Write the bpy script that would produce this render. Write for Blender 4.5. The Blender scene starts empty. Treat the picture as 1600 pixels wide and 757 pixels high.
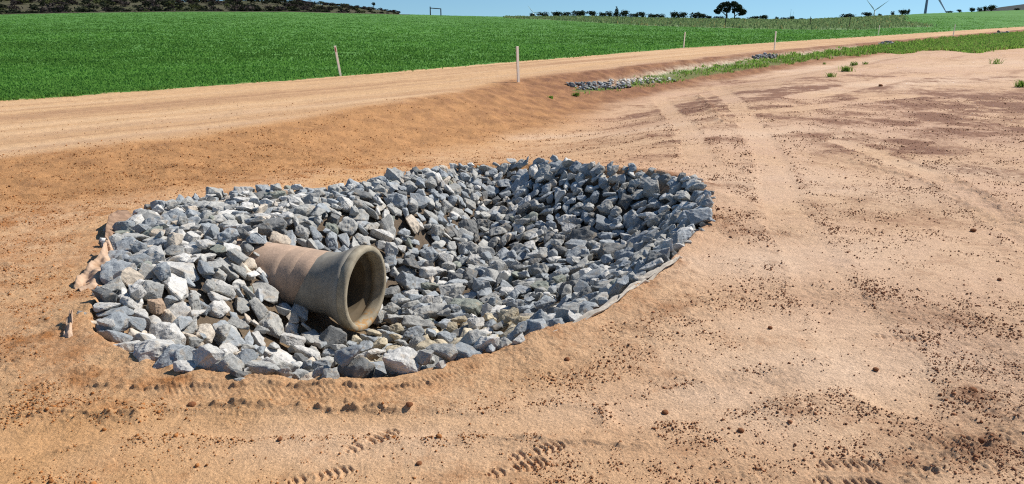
import bpy, bmesh, math, random
import numpy as np
from mathutils import Vector, Matrix, Euler
from mathutils.bvhtree import BVHTree

# ------------------------------------------------------------------ camera, sky, sun, exposure
random.seed(7)
rng = np.random.default_rng(7)
scene = bpy.context.scene
COL = scene.collection
R = math.radians
CAM_Z, PITCH, FPX = 1.75, 16.5, 1150.0          # eye height, tilt below level, focal length in 1600-wide pixels
cam_d = bpy.data.cameras.new('camera'); cam = bpy.data.objects.new('camera', cam_d); COL.objects.link(cam)
cam.location = (0, 0, CAM_Z); cam.rotation_euler = (R(90 - PITCH), 0, 0)
cam_d.sensor_width = 36; cam_d.lens = 36 * FPX / 1600; cam_d.clip_start = 0.05; cam_d.clip_end = 20000
scene.camera = cam

SUN_AZ, SUN_EL = R(62), R(45)                    # azimuth from +Y towards +X
w = bpy.data.worlds.new('World'); scene.world = w; w.use_nodes = True
nt = w.node_tree; nt.nodes.clear()
sky = nt.nodes.new('ShaderNodeTexSky'); sky.sky_type = 'NISHITA'; sky.sun_disc = False
sky.sun_elevation = SUN_EL; sky.sun_rotation = SUN_AZ; sky.altitude = 100
sky.air_density = 1.0; sky.dust_density = 0.0; sky.ozone_density = 2.5
bg = nt.nodes.new('ShaderNodeBackground'); bg.inputs[1].default_value = 0.08
wo = nt.nodes.new('ShaderNodeOutputWorld')
stc = nt.nodes.new('ShaderNodeTexCoord'); smp = nt.nodes.new('ShaderNodeMapping'); smp.inputs['Location'].default_value = (0, 0, .085)   # clear, dry air: the deep blue reaches down to the horizon
nt.links.new(stc.outputs['Generated'], smp.inputs[0]); nt.links.new(smp.outputs[0], sky.inputs[0])
sat = nt.nodes.new('ShaderNodeMix'); sat.data_type = 'RGBA'; sat.blend_type = 'MULTIPLY'; sat.inputs[0].default_value = 1; sat.inputs[7].default_value = (.80, 1.02, 1.12, 1)
nt.links.new(sky.outputs[0], sat.inputs[6])
nt.links.new(sat.outputs[2], bg.inputs[0]); nt.links.new(bg.outputs[0], wo.inputs[0])
sd = bpy.data.lights.new('sun', 'SUN'); sd.energy = 5.0; sd.angle = R(0.53); sd.color = (1.0, 0.965, 0.90)
sun = bpy.data.objects.new('sun', sd); COL.objects.link(sun)
SUN_DIR = Vector((math.sin(SUN_AZ) * math.cos(SUN_EL), math.cos(SUN_AZ) * math.cos(SUN_EL), math.sin(SUN_EL)))
sun.rotation_euler = (-SUN_DIR).to_track_quat('-Z', 'Y').to_euler(); sun.location = (20, 5, 30)
scene.view_settings.view_transform = 'Standard'; scene.view_settings.look = 'None'
scene.view_settings.exposure = 0.26; scene.view_settings.gamma = 1
scene.render.engine = 'CYCLES'
scene.cycles.use_denoising = False; scene.cycles.filter_width = 1.15
scene.cycles.max_bounces = 6; scene.cycles.diffuse_bounces = 3; scene.cycles.transparent_max_bounces = 6
scene.cycles.caustics_reflective = scene.cycles.caustics_refractive = False

# ------------------------------------------------------------------ small helpers
def srgb(r, g, b):
    return tuple(((c / 255) / 12.92 if c / 255 <= .04045 else ((c / 255 + .055) / 1.055) ** 2.4) for c in (r, g, b))

def tag(o, label=None, cat=None, group=None, kind=None):
    if label: o['label'] = label
    if cat: o['category'] = cat
    if group: o['group'] = group
    if kind: o['kind'] = kind
    return o

def empty(name, loc, rz=0.0):
    o = bpy.data.objects.new(name, None); COL.objects.link(o)
    o.location = loc; o.rotation_euler = (0, 0, rz); o.empty_display_size = .1
    return o

def copy_tree(o, parent=None):
    c = o.copy(); COL.objects.link(c); c.parent = parent
    for ch in list(o.children): copy_tree(ch, c)
    return c

def np_mesh(name, verts, faces, smooth=False):
    verts = np.asarray(verts, np.float32); faces = np.asarray(faces, np.int32)
    k = faces.shape[1]
    me = bpy.data.meshes.new(name)
    me.vertices.add(len(verts)); me.vertices.foreach_set('co', verts.ravel())
    me.loops.add(faces.size); me.loops.foreach_set('vertex_index', faces.ravel())
    me.polygons.add(len(faces)); me.polygons.foreach_set('loop_start', np.arange(0, faces.size, k, dtype=np.int32))
    if smooth: me.polygons.foreach_set('use_smooth', np.ones(len(faces), bool))
    me.update(calc_edges=True); me.validate()
    return me

def link(name, me, mat, parent=None):
    o = bpy.data.objects.new(name, me); COL.objects.link(o)
    if mat: me.materials.append(mat)
    if parent: o.parent = parent
    return o

def bm_obj(name, bm, mat, parent=None, smooth=False):
    me = bpy.data.meshes.new(name); bm.to_mesh(me); bm.free()
    if smooth:
        for p in me.polygons: p.use_smooth = True
    return link(name, me, mat, parent)

def col_attr(me, name, cols):
    a = me.color_attributes.new(name, 'FLOAT_COLOR', 'POINT')
    c = np.ones((len(me.vertices), 4), np.float32); c[:, :3] = cols
    a.data.foreach_set('color', c.ravel())

# gradient noise on numpy arrays
_perm = np.random.default_rng(3).permutation(512).astype(np.int64)
_ang = np.random.default_rng(4).uniform(0, 2 * np.pi, 512)
_gx, _gy = np.cos(_ang), np.sin(_ang)
def perlin(x, y, seed=0):
    xi = np.floor(x).astype(np.int64); yi = np.floor(y).astype(np.int64)
    xf = x - xi; yf = y - yi
    u = xf ** 3 * (xf * (xf * 6 - 15) + 10); v = yf ** 3 * (yf * (yf * 6 - 15) + 10)
    def g(ix, iy, dx, dy):
        h = _perm[(_perm[(ix + seed * 37) & 511] + iy) & 511]
        return _gx[h] * dx + _gy[h] * dy
    a = g(xi, yi, xf, yf); b = g(xi + 1, yi, xf - 1, yf)
    c = g(xi, yi + 1, xf, yf - 1); d = g(xi + 1, yi + 1, xf - 1, yf - 1)
    return (a + u * (b - a)) * (1 - v) + (c + u * (d - c)) * v
def fbm(x, y, oct=4, seed=0, gain=.5):
    s = 0; amp = 1; tot = 0
    for k in range(oct):
        s = s + amp * perlin(x * 2 ** k, y * 2 ** k, seed + k); tot += amp; amp *= gain
    return s / tot * 1.5
def sstep(a, b, x):
    t = np.clip((x - a) / (b - a), 0, 1); return t * t * (3 - 2 * t)

# ------------------------------------------------------------------ terrain function
TP = math.tan(R(PITCH))
def slope_of(py):                                # tangent of the elevation of an image row, per metre of forward distance
    return math.tan(math.atan((378.5 - py) / FPX) - R(PITCH))
def r_of(px, tanel=0.0):                         # sideways/forward ratio of an image column at a row's elevation
    return (px - 800) / FPX * (math.cos(R(PITCH)) - math.sin(R(PITCH)) * tanel)
UX, UY = .643, .766                               # direction of the road
N_FAR, N_NEAR = -20.4, -15.2
def road_z(s): return np.interp(s, [-60, 5.7, 15, 24, 39, 80, 188, 500, 1500], [0, .02, .08, .21, .43, .66, 1.25, 3, 6])
def road_edge(s): return np.interp(s, [-40, 3, 7, 11, 15.4, 18, 30], [-11.5, -11.6, -11.8, -12.9, -14.1, -15, N_NEAR])
def ditch_n(s): return np.interp(s, [-10, 0, 6, 12, 18, 25, 60], [-9, -8.6, -8.4, -9.4, -11, -12.2, -12.5])
def ditch_z(s): return np.interp(s, [-10, 0, 4, 8, 14, 20, 28, 40, 80, 188, 500], [.0, -.03, -.14, -.34, -.42, -.42, -.34, -.12, .15, .75, 2.5])
def apron_z(s): return np.interp(s, [-60, 10, 20, 30, 40, 80, 188, 500, 1500], [0, 0, .05, .15, .28, .52, 1.1, 2.8, 5.8])
CR_PX = [-500, 0, 150, 300, 450, 600, 700, 800, 860, 900, 1000, 1100, 1250, 1340, 1440, 1520, 1600, 2000]
CR_PY = [26, 22, 19, 17.5, 18, 21.5, 24.5, 26.5, 26.5, 26, 28, 30, 31.5, 27.5, 21.5, 18.5, 15.5, 8]
CR_R = [r_of(p) for p in CR_PX]; CR_S = [slope_of(p) for p in CR_PY]
CR_Y = [200, 200, 200, 200, 210, 220, 230, 240, 250, 255, 260, 260, 260, 270, 300, 330, 350, 450]
HL_PX = [-500, -100, 0, 100, 200, 280, 340, 420, 480, 540, 590, 622, 640, 1400, 1490, 1530, 1560, 1600, 1700, 2000]
HL_PY = [-8, -8, -6, -1, 1, 5, 2, 2.5, 6, 11, 16, 19.5, 34, 38, 27, 17, 12, 7, 4, 8]
HL_R = [r_of(p) for p in HL_PX]; HL_S = [slope_of(p) for p in HL_PY]

def terrain(X, Y):
    X = np.asarray(X, float); Y = np.asarray(Y, float)
    s = UX * X + UY * Y; n = UY * X - UX * Y
    zr = road_z(s); ne = road_edge(s); nb = ditch_n(s); zb = ditch_z(s); za = apron_z(s)
    t1 = sstep(ne + .15, nb - .3, n)
    z = zr + (zb - zr) * t1
    up = sstep(nb + .4, nb + 4.2, n)
    z = z + (za - zb) * up * (n > nb)
    # hills beyond the road
    r = np.clip(X / np.maximum(Y, 1.0), -1.3, 1.3)
    den = np.maximum(UX - UY * r, .02)
    Yr = -N_FAR / den
    srd = Yr * (UX * r + UY)
    zre = road_z(srd)
    Yc = np.maximum(np.interp(r, CR_R, CR_Y), Yr * 1.5)
    zc = CAM_Z + Yc * np.interp(r, CR_R, CR_S)
    f = np.clip((Y - Yr) / np.maximum(Yc - Yr, 1), 0, 1)
    zf = zre + (zc - zre) * (f * .85 + .15 * f * f)
    beyond = np.clip(Y - Yc, 0, None)
    zf = zf - np.minimum(beyond * .03, 14)
    Yh = np.where(r < .3, 430, 800.)
    zh = CAM_Z + Yh * np.interp(r, HL_R, HL_S)
    g = sstep(0, 1, np.clip((Y - Yc - 5) / np.maximum(Yh - Yc - 5, 1), 0, 1))
    hill = (zc - 4) + (zh - zc + 4) * g - np.clip(Y - Yh, 0, None) * .05
    zf = np.where((Y > Yc + 5) & (hill > zf), np.maximum(zf, hill), zf)
    zf = np.maximum(zf, -25)
    far = (n < N_FAR) & (Y > 2)
    z = np.where(far, zf, z)
    return z

def hit(px, py, extra=0.0):                       # where an image point meets the terrain
    dx = (px - 800) / FPX; dy = (378.5 - py) / FPX
    c, sn = math.cos(R(PITCH)), math.sin(R(PITCH))
    d = np.array([dx, c + dy * sn, -sn + dy * c]); d /= d[1]
    ys = np.concatenate([np.arange(1.2, 60, .02), np.arange(60, 460, .2)])
    zz = CAM_Z + d[2] * ys
    h = terrain(d[0] * ys, ys) + extra
    k = np.argmax(zz <= h)
    if zz[k] > h[k]: k = len(ys) - 1
    return np.array([d[0] * ys[k], ys[k], h[k]])
def at_depth(px, py, Y):                          # image point at a forward distance
    dx = (px - 800) / FPX; dy = (378.5 - py) / FPX
    c, sn = math.cos(R(PITCH)), math.sin(R(PITCH))
    d = np.array([dx, c + dy * sn, -sn + dy * c]); d /= d[1]
    return np.array([d[0] * Y, Y, CAM_Z + d[2] * Y])
def project(P):
    P = np.asarray(P, float); c, sn = math.cos(R(PITCH)), math.sin(R(PITCH))
    x = P[..., 0]; y = P[..., 1]; z = P[..., 2] - CAM_Z
    dep = y * c - z * sn; upv = y * sn + z * c
    return 800 + FPX * x / dep, 378.5 - FPX * upv / dep, dep
def in_poly(X, Y, poly):
    ins = np.zeros(np.shape(X), bool); k = len(poly)
    for i in range(k):
        x0, y0 = poly[i][:2]; x1, y1 = poly[(i + 1) % k][:2]
        if y0 == y1: continue
        c = ((y0 > Y) != (y1 > Y)) & (X < (x1 - x0) * (Y - y0) / (y1 - y0) + x0)
        ins ^= c
    return ins
def poly_dist(X, Y, poly, closed=True):
    d = np.full(np.shape(X), 1e9); k = len(poly)
    for i in range(k if closed else k - 1):
        x0, y0 = poly[i][:2]; x1, y1 = poly[(i + 1) % k][:2]
        ex, ey = x1 - x0, y1 - y0; L = ex * ex + ey * ey + 1e-12
        t = np.clip(((X - x0) * ex + (Y - y0) * ey) / L, 0, 1)
        d = np.minimum(d, np.hypot(X - x0 - t * ex, Y - y0 - t * ey))
    return d

# the pit: outline on the ground, smoothed
PIT_PX = [(138, 525), (150, 480), (168, 420), (168, 372), (215, 340), (300, 312), (420, 300), (520, 304), (600, 288), (680, 268), (800, 256), (870, 256), (930, 266),
          (1030, 272), (1095, 290), (1116, 318), (1105, 350), (1065, 385), (1045, 420), (965, 478), (850, 528), (720, 572), (600, 592), (500, 600), (400, 595), (290, 583), (195, 558)]
PIT = [hit(*p)[:2] for p in PIT_PX]
for _ in range(2):                                # corner cutting
    q = []
    for i in range(len(PIT)):
        a, b = PIT[i], PIT[(i + 1) % len(PIT)]
        q += [a * .75 + b * .25, a * .25 + b * .75]
    PIT = q
PIT = np.array(PIT)[::2]
PIT_C = PIT.mean(0)
def pit_depth(X, Y, d=None):
    if d is None:
        d = np.where(in_poly(X, Y, PIT), poly_dist(X, Y, PIT), -poly_dist(X, Y, PIT))
    u = (np.asarray(X) + 1.23) * .951 - (np.asarray(Y) - 5.83) * .309          # along the pipe: the bank behind it is shallower
    return .90 * (1 - np.exp(-np.clip(d, 0, None) ** 1.35 / np.interp(X, [-.6, 1.0], [1.0, .78]))) * (d > 0) * (.05 + .95 * sstep(-1.25, -.20, u)) + .03 * sstep(-.02, .05, d)

# boot prints and tyre marks pressed into the sand: (heel px, toe px)
PRINTS = [((541, 704), (616, 672)), ((795, 716), (828, 709)), ((762, 742), (800, 733)), ((1270, 752), (1322, 758)), ((1276, 727), (1334, 729)),
          ((1362, 524), (1397, 528)), ((448, 752), (520, 738))]
PRINTS_W = [(hit(*a)[:2], hit(*b)[:2]) for a, b in PRINTS]
TRACKS = [  # px polyline, half width (m), bar pitch (m), depth, slant
    ([(60, 612), (180, 614), (330, 622), (470, 627), (640, 612), (740, 590)], .09, .030, .0045, .9),
    ([(1440, 696), (1500, 694), (1600, 690)], .06, .034, .006, .3),
    ([(1430, 735), (1520, 728), (1600, 742)], .06, .036, .006, .3),
]
TRACKS_W = [([hit(*p)[:2] for p in t[0]],) + t[1:] for t in TRACKS]
RUTS = [  # px polyline, ridge height, width
    ([(40, 652), (120, 652), (220, 650)], .022, .035), ([(130, 603), (260, 611), (400, 611), (560, 612), (680, 604)], .022, .014),
    ([(300, 634), (420, 634), (520, 640), (640, 640)], .024, .02), ([(730, 681), (800, 684), (900, 690), (1010, 694)], .014, .022),
    ([(640, 612), (560, 630)], .01, .02), ([(1420, 748), (1480, 722), (1560, 690), (1600, 640)], .02, .05),
    ([(1480, 280), (1540, 310), (1600, 350)], .03, .09), ([(1090, 150), (1130, 190)], .04, .12), ([(1330, 250), (1450, 285), (1600, 372)], .02, .1),
    ([(100, 705), (150, 695)], .012, .03), ([(1065, 470), (1160, 465)], .012, .03), ([(1020, 455), (1075, 448)], .012, .03),
]
RUTS_W = [([hit(*p)[:2] for p in t[0]],) + t[1:] for t in RUTS]

LANES = [([(1120, 136), (1170, 190), (1200, 240), (1225, 330), (1290, 450), (1400, 620)], .26), ([(1310, 222), (1440, 268), (1530, 318), (1640, 395)], .22), ([(1250, 152), (1400, 124), (1620, 100)], .5),
         ([(880, 222), (1040, 192), (1230, 172), (1420, 150)], .35), ([(900, 240), (1060, 216), (1260, 200)], .3), ([(980, 650), (1200, 606), (1400, 566), (1640, 548)], .14), ([(0, 690), (200, 668), (420, 662), (700, 668), (900, 660)], .11), ([(1030, 150), (1075, 205), (1095, 255)], .25)]
LANES_W = [([hit(*p)[:2] for p in l[0]], l[1]) for l in LANES]
def lanes(X, Y):
    ins = np.zeros(np.shape(X)); edg = np.zeros(np.shape(X))
    wx = .10 * fbm(X * 1.1, Y * 1.1, 2, 55)
    for pts, hw in LANES_W:
        d = poly_dist(X + wx, Y + wx, pts, False)
        ins = np.maximum(ins, 1 - sstep(hw * .6, hw, d)); edg = np.maximum(edg, np.exp(-((d - hw * 1.15) / (hw * .35)) ** 2))
    return ins, edg

def blob(X, Y, items):
    m = np.zeros(np.shape(X))
    for (px, py, rx, ry, ang, a) in items:
        c = hit(px, py)
        ca, sa = math.cos(R(ang)), math.sin(R(ang))
        dx, dy = X - c[0], Y - c[1]
        q = ((dx * ca + dy * sa) / rx) ** 2 + ((-dx * sa + dy * ca) / ry) ** 2
        m = np.maximum(m, a * np.exp(-q * .9))
    return m
LOOSE = [(40, 350, 1.6, 1.6, 20, .85), (110, 420, .7, 1.2, 20, .8), (300, 285, 1.5, .5, 30, .8), (40, 610, .6, .25, 0, .7), (60, 420, 1.0, 1.2, 20, .8), (90, 520, .55, .6, 0, 1.0), (60, 570, .7, .35, 0, .9), (150, 590, .6, .2, -8, .9), (150, 640, .55, .16, 0, .8), (330, 640, .7, .12, 0, .55), (560, 635, .55, .1, 0, .75),
         (250, 270, 2.2, .8, 35, 1.0), (400, 240, 2.0, .9, 40, .8), (120, 300, 1.6, .7, 30, .8), (560, 262, 1.6, .8, 35, .85), (620, 280, .8, .4, 20, .8), (30, 500, .6, .6, 0, .5), (230, 600, .5, .1, -5, .9),
         (1125, 350, .45, .9, 60, .9), (1100, 420, .5, .3, 20, .6), (1030, 480, .6, .35, 35, .75), (930, 540, .6, .28, 20, .9), (840, 580, .5, .2, 15, .9), (1010, 300, .8, .3, 0, .6), (930, 275, .6, .25, 0, .8), (1100, 285, .5, .4, -20, .7),
         (1060, 590, .3, .2, 0, .4), (1240, 640, .14, .16, 0, .7), (1190, 590, .25, .14, 0, .55), (1420, 480, 1.0, .35, -25, .7), (1480, 500, .6, .2, 0, .7), (1540, 560, .45, .4, 40, .8), (1560, 640, .3, .3, 60, .9), (1500, 700, .35, .16, 10, .8),
         (1390, 738, .25, .1, 20, .7), (1150, 735, .2, .08, -10, .7), (1240, 460, .4, .2, 0, .4), (900, 700, .5, .05, -4, .5), (1010, 695, .3, .06, -4, .5), (1300, 330, 1.2, .4, 10, .35), (700, 745, .3, .1, 0, .3)]
DARK = [(1240, 140, 4.5, 1.6, 10, .9), (1420, 160, 3.5, 1.6, -10, .85), (1500, 200, 2.5, 1.6, -20, .8), (1350, 190, 2, 1, 0, .7), (1200, 150, 2.5, 1.5, 10, .8), (1100, 165, 1.6, 3.2, -8, .95), (1180, 180, 2.0, 2.2, 0, .6), (1060, 215, 1.4, 1.8, 0, .55), (1275, 238, 1.1, .5, 5, .6), (1250, 165, 3.5, 1.5, 10, .55), (1380, 225, 1.6, 2.0, -30, .65), (1480, 260, 1.6, .8, -40, .75), (1560, 330, 1.3, .35, -40, .75), (1570, 160, 2.6, 3.4, -20, 1.0),
        (1440, 180, 2.5, 1.6, 0, .75), (1330, 122, 5, 1.3, 30, .6), (1500, 125, 5, 1.6, 20, .5), (1560, 215, 1.5, 1.2, -20, .6), (1010, 180, 2.2, .8, 20, .6), (920, 205, 2.2, .5, 20, .55), (870, 240, 2.0, .4, 10, .45), (1010, 245, 1.1, .5, 5, .5), (1140, 130, 5, 1.5, 30, .6), (1330, 300, 1.5, .6, -10, .5), (1160, 260, .9, .5, 0, .4)]
PALE = [(1250, 290, 1.3, .9, 0, .7), (1230, 210, 1.5, 1.0, 0, .6), (1130, 410, .8, .45, 0, .9), (1330, 400, 1.2, .7, 0, .5), (1330, 570, .9, .35, 0, .8), (1250, 520, .7, .35, 0, .6), (1200, 660, .5, .25, 0, .4), (1000, 205, 1.2, .5, 10, .5), (1420, 130, 5, 1.2, 25, .8), (1300, 105, 6, 1.4, 40, .7), (1540, 100, 6, 1.6, 30, .5), (860, 215, 1.3, .4, 10, .6), (1100, 620, .6, .2, 0, .5), (1540, 270, 1.2, .4, -40, .6), (930, 640, .7, .2, 0, .5), (650, 690, .9, .2, 0, .4)]
GRASS_PX = [(890, 142), (905, 146), (935, 143), (985, 136), (1040, 128), (1110, 118), (1180, 107), (1250, 97), (1300, 89), (1345, 86), (1380, 82), (1410, 85), (1450, 78), (1490, 80), (1520, 84), (1560, 78), (1604, 75), (1680, 70),
            (1680, 45), (1604, 51), (1550, 56), (1500, 60), (1450, 65), (1400, 69), (1350, 75), (1300, 81), (1250, 86), (1170, 95), (1120, 103), (1060, 111), (1020, 119), (995, 127), (960, 136), (930, 139)]
GRASS = np.array([hit(*p)[:2] for p in GRASS_PX])
PAST_PX = [(790, 28.5), (850, 31), (920, 35), (1000, 40), (1100, 43.5), (1200, 45.5), (1300, 47), (1350, 46.5), (1400, 43.5), (1460, 42), (1440, 38), (1412, 34), (1412, 29)]
PAST = [hit(*p)[:2] for p in PAST_PX]
PAST = np.array(PAST + [np.array([r_of(1412) * 420, 420]), np.array([r_of(790) * 420, 420])])

def zones(X, Y):
    """masks over the ground, from its own layout: loose soil, road, crop, pasture, ditch grass, hill scrub, bank"""
    s = UX * X + UY * Y; n = UY * X - UX * Y
    z = {}
    wob = fbm(X * .5, Y * .5, 3, 11) * .5
    ne = road_edge(s); nb = ditch_n(s)
    z['road'] = sstep(N_FAR - .02, N_FAR + .02, n + wob * .1) * (1 - sstep(ne - .5, ne + .4, n + wob)) * (s > -60)
    z['bank'] = sstep(ne - .3, ne + .5, n + wob * .8) * (1 - sstep(nb - .8, nb + .4, n + wob)) * sstep(-30, 2, s)
    r = np.clip(X / np.maximum(Y, 1.0), -1.3, 1.3)
    Yc = np.interp(r, CR_R, CR_Y)
    field = (n + wob * .25 < N_FAR) & (Y > 2)
    past = in_poly(X + wob, Y + wob * 3, PAST)
    z['pasture'] = (field & past).astype(float)
    z['hill'] = (field & (Y > Yc - 12 + wob * 6) & ~past & (r < r_of(640))) * 1.0
    z['darkhill'] = (field & (Y > Yc + 5) & (r > .5)) * 1.0
    z['crop'] = (field & ~past) * (1 - np.maximum(z['hill'], z['darkhill']))
    z['s'], z['n'], z['field'] = s, n, field
    return z

# ------------------------------------------------------------------ ground sheet, finer where it is walked on
th = np.concatenate([np.arange(-180, -46, 4.0), np.arange(-46, -41, .5), np.arange(-41, 41, .092), np.arange(41, 46, .5), np.arange(46, 180, 4.0)])
def rows(a, b, q): return np.exp(np.arange(math.log(a), math.log(b), q))
Dr = np.concatenate([rows(.1, 1.3, .15), rows(1.3, 2.05, .03), rows(2.05, 5.2, .0020), rows(5.2, 12, .0036), rows(12, 60, .0075), rows(60, 480, .016), rows(480, 9000, .08), [9500]])
TH, DD = np.meshgrid(np.radians(th), Dr)
GX = DD * np.sin(TH); GY = DD * np.cos(TH)
def micro(X, Y, dpit, z):
    D = np.hypot(X, Y)
    near = 1 - sstep(25, 60, D)
    h = fbm(X * .55, Y * .55, 3, 21) * .03 * near
    loose = np.clip(blob(X, Y, LOOSE) * (1 + 1.2 * fbm(X * 1.7, Y * 1.7, 3, 5)), 0, 1)
    dk = np.clip(blob(X, Y, DARK) * (1.0 + 1.6 * fbm(X * .9, Y * .9, 4, 6)), 0, 1)
    li, le = lanes(X, Y); h = h - .007 * li * near + .010 * le * near * np.clip(.3 + fbm(X * 6, Y * 6, 2, 56), 0, 1.5)
    dk = dk * (1 - .5 * li)
    rim = np.exp(-(np.clip(-dpit, 0, None) / .22) ** 2) * (dpit < 0)
    rim = rim * sstep(-.25, .35, fbm(X * .8, Y * .8, 2, 44) + .25)
    loose = np.maximum(loose, np.clip(.9 * rim, 0, 1))
    loose = np.maximum(loose, z['bank'] * .75)
    fade = 1 - sstep(9, 20, D)
    h = h + loose * (.016 * fbm(X * 5, Y * 5, 3, 31) + fade * (.018 * np.abs(perlin(X * 13, Y * 13, 32)) + .016 * np.abs(perlin(X * 27, Y * 27, 33))))
    h = h + fade * (.0035 * np.clip(perlin(X * 62, Y * 62, 46) + .1, 0, 1) * (1 + loose) + .003 * np.clip(perlin(X * 31, Y * 31, 47), 0, 1) + .0035 * fbm(X * 9, Y * 9, 2, 34) * (1 + loose))
    h = h + dk * .012 * fbm(X * 6, Y * 6, 3, 35) * (1 - sstep(20, 40, D))
    h = h + rim * .03 * (1 + fbm(X * 4, Y * 4, 2, 36))
    # wheel lines along the road and gullies down the bank
    s, n = z['s'], z['n']
    h = h + z['road'] * near * (.02 * fbm(s * .06, n * 2.6, 3, 37) + .012 * np.clip(fbm(s * .12, n * 5.5, 2, 39) - .1, 0, 1) + .006 * fbm(X * 7, Y * 7, 3, 40))
    h = h + z['bank'] * near * (.035 * fbm(s * 1.3 + .35 * n, n * .4, 2, 38) + .030 * sstep(9, 14, s) * fbm(s * 3.6 + 1.6 * n, n * .5, 3, 48) + .03 * fbm(X * 1.8, Y * 1.8, 3, 49)) 
    # windrow of loose soil along the left side of the platform
    for pts, hh, ww in RUTS_W:
        sel = (np.abs(X - np.mean([p[0] for p in pts])) < 6) & (np.abs(Y - np.mean([p[1] for p in pts])) < 6)
        if not sel.any(): continue
        x, y = X[sel], Y[sel]
        d = poly_dist(x + .03 * fbm(x * 5, y * 5, 2, 41), y + .03 * fbm(x * 5, y * 5, 2, 42), pts, False)
        rg = hh * np.exp(-(d / ww) ** 2) * np.clip(.55 + 1.5 * fbm(x * 9, y * 9, 2, 43) + 1.0 * perlin(x * 30, y * 47, 53), 0, 2.2)
        h[sel] += rg; loose[sel] = np.maximum(loose[sel], np.exp(-(d / (ww * 1.5)) ** 2) * .7)
    for pts, hw, pitch, dep, slant in TRACKS_W:
        a0 = np.array(pts)
        sel = (X > a0[:, 0].min() - .3) & (X < a0[:, 0].max() + .3) & (Y > a0[:, 1].min() - .3) & (Y < a0[:, 1].max() + .3)
        if not sel.any(): continue
        x, y = X[sel], Y[sel]
        d = poly_dist(x, y, pts, False)
        m = 1 - sstep(hw * .8, hw, d)
        ph = (x + slant * (y - a0[:, 1].mean()) * np.where(y > np.interp(x, a0[:, 0], a0[:, 1]), 1, -1) * .8) / pitch
        bars = sstep(.1, .3, np.abs((ph % 1) - .5))
        h[sel] -= m * dep * bars * np.clip(.75 + 1.2 * fbm(x * 4, y * 4, 2, 45), 0, 1.2)
    for a, b in PRINTS_W:
        ax = b - a; L = np.linalg.norm(ax); ax = ax / max(L, 1e-6); L = .262
        sel = np.hypot(X - (a + b)[0] / 2, Y - (a + b)[1] / 2) < .3
        if not sel.any(): continue
        u = (X[sel] - a[0]) * ax[0] + (Y[sel] - a[1]) * ax[1]; v = -(X[sel] - a[0]) * ax[1] + (Y[sel] - a[1]) * ax[0]
        half = np.interp(u / L, [0, .06, .2, .38, .62, .8, .95, 1], [.018, .033, .038, .03, .045, .049, .032, .012])
        m = sstep(0, .008, half - np.abs(v)) * (u > 0) * (u < L) * (1 - .7 * (np.abs(u / L - .38) < .06))
        bars = .15 + .85 * sstep(.12, .3, np.abs(((u + .35 * np.abs(v)) / .033 % 1) - .5))
        edge = np.exp(-((np.abs(v) - half - .008) / .008) ** 2) * (u > -.01) * (u < L + .01)
        h[sel] += -.0115 * m * bars + .003 * edge
    return h, loose, dk, rim

shp = GX.shape
X, Y = GX.ravel(), GY.ravel()
zn = zones(X, Y)
dpit = np.full(X.shape, -9.0)
nearp = np.hypot(X - PIT_C[0], Y - PIT_C[1]) < 7
xs, ys = X[nearp], Y[nearp]
dpit[nearp] = np.where(in_poly(xs, ys, PIT), 1, -1) * poly_dist(xs, ys, PIT)
mh, loose, dk, rim = micro(X, Y, dpit, zn)
Z = terrain(X, Y) - pit_depth(X, Y, dpit) + mh * (1 - .6 * (zn['field'] > 0))
crop_h = zn['crop'] * (fbm(X * 1.2, Y * 1.2, 3, 51) * .05)
Z = Z + crop_h

def lerp(a, b, t): return a + (b - a) * t[:, None]
C = lambda *c: np.array(srgb(*c))[None, :]
n1 = fbm(X * .35, Y * .35, 4, 61); n2 = fbm(X * 2.2, Y * 2.2, 4, 62); n3 = fbm(X * 9, Y * 9, 3, 63)
pale = np.clip(blob(X, Y, PALE) * (1 + 1.2 * fbm(X * .8, Y * .8, 4, 64)), 0, 1)
D = np.hypot(X, Y)
right = sstep(-1.5, 3.0, X - .05 * Y)
base = lerp(C(202, 154, 106), C(200, 163, 135), right)
base = lerp(base, C(212, 175, 138), np.clip(.40 + .9 * n1 + .4 * n2, 0, 1))
base = lerp(base, C(218, 187, 159), pale * .8)
streak = fbm((UX * X + UY * Y) * .12, (UY * X - UX * Y) * 1.4, 4, 65)
farstreak = sstep(7, 14, Y) * (1 - zn['bank'])
fs_ = np.clip(farstreak * (streak * 1.5 + .08), 0, .8)
dark2 = lerp(np.repeat(C(180, 124, 78), len(X), 0), C(154, 115, 90), right)
dark2 = lerp(dark2, C(140, 104, 84), np.clip(dk, 0, 1))
cl_ = np.clip(.80 + .75 * n2 + .55 * n3, 0, 1.3)
mask = np.clip(np.maximum(np.maximum(dk * cl_ * (.50 + .85 * sstep(5, 13, Y)), loose * cl_ * (.62 + .3 * sstep(5, 9, Y))), fs_ * .9) , 0, .95)
LI, LE = lanes(X, Y)
mask = np.maximum(mask, LE * cl_ * .4) * (1 - .4 * LI)
mask = np.maximum(mask, np.clip(-.14 * LI + .34 + .42 * n1 + .30 * n2 + .2 * n3 - .40 * pale, .05, .75))
rd = lerp(np.repeat(C(208, 168, 126), len(X), 0), C(178, 138, 104), np.clip(.30 + 1.5 * fbm(zn['s'] * .06, zn['n'] * 2.4, 4, 66) + .4 * n2, 0, 1))
rd = lerp(rd, C(218, 182, 144), np.clip(fbm(zn['s'] * .05, zn['n'] * 1.1, 3, 67) * 1.3, 0, .8))
base = lerp(base, rd, zn['road'])
bk = lerp(np.repeat(C(190, 140, 94), len(X), 0), C(140, 98, 74), np.clip(sstep(8, 22, zn['s']) * .85 + .5 * n2, 0, 1))
base = lerp(base, bk, zn['bank'] * .95); dark2 = lerp(dark2, bk * .8, zn['bank'])
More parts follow.
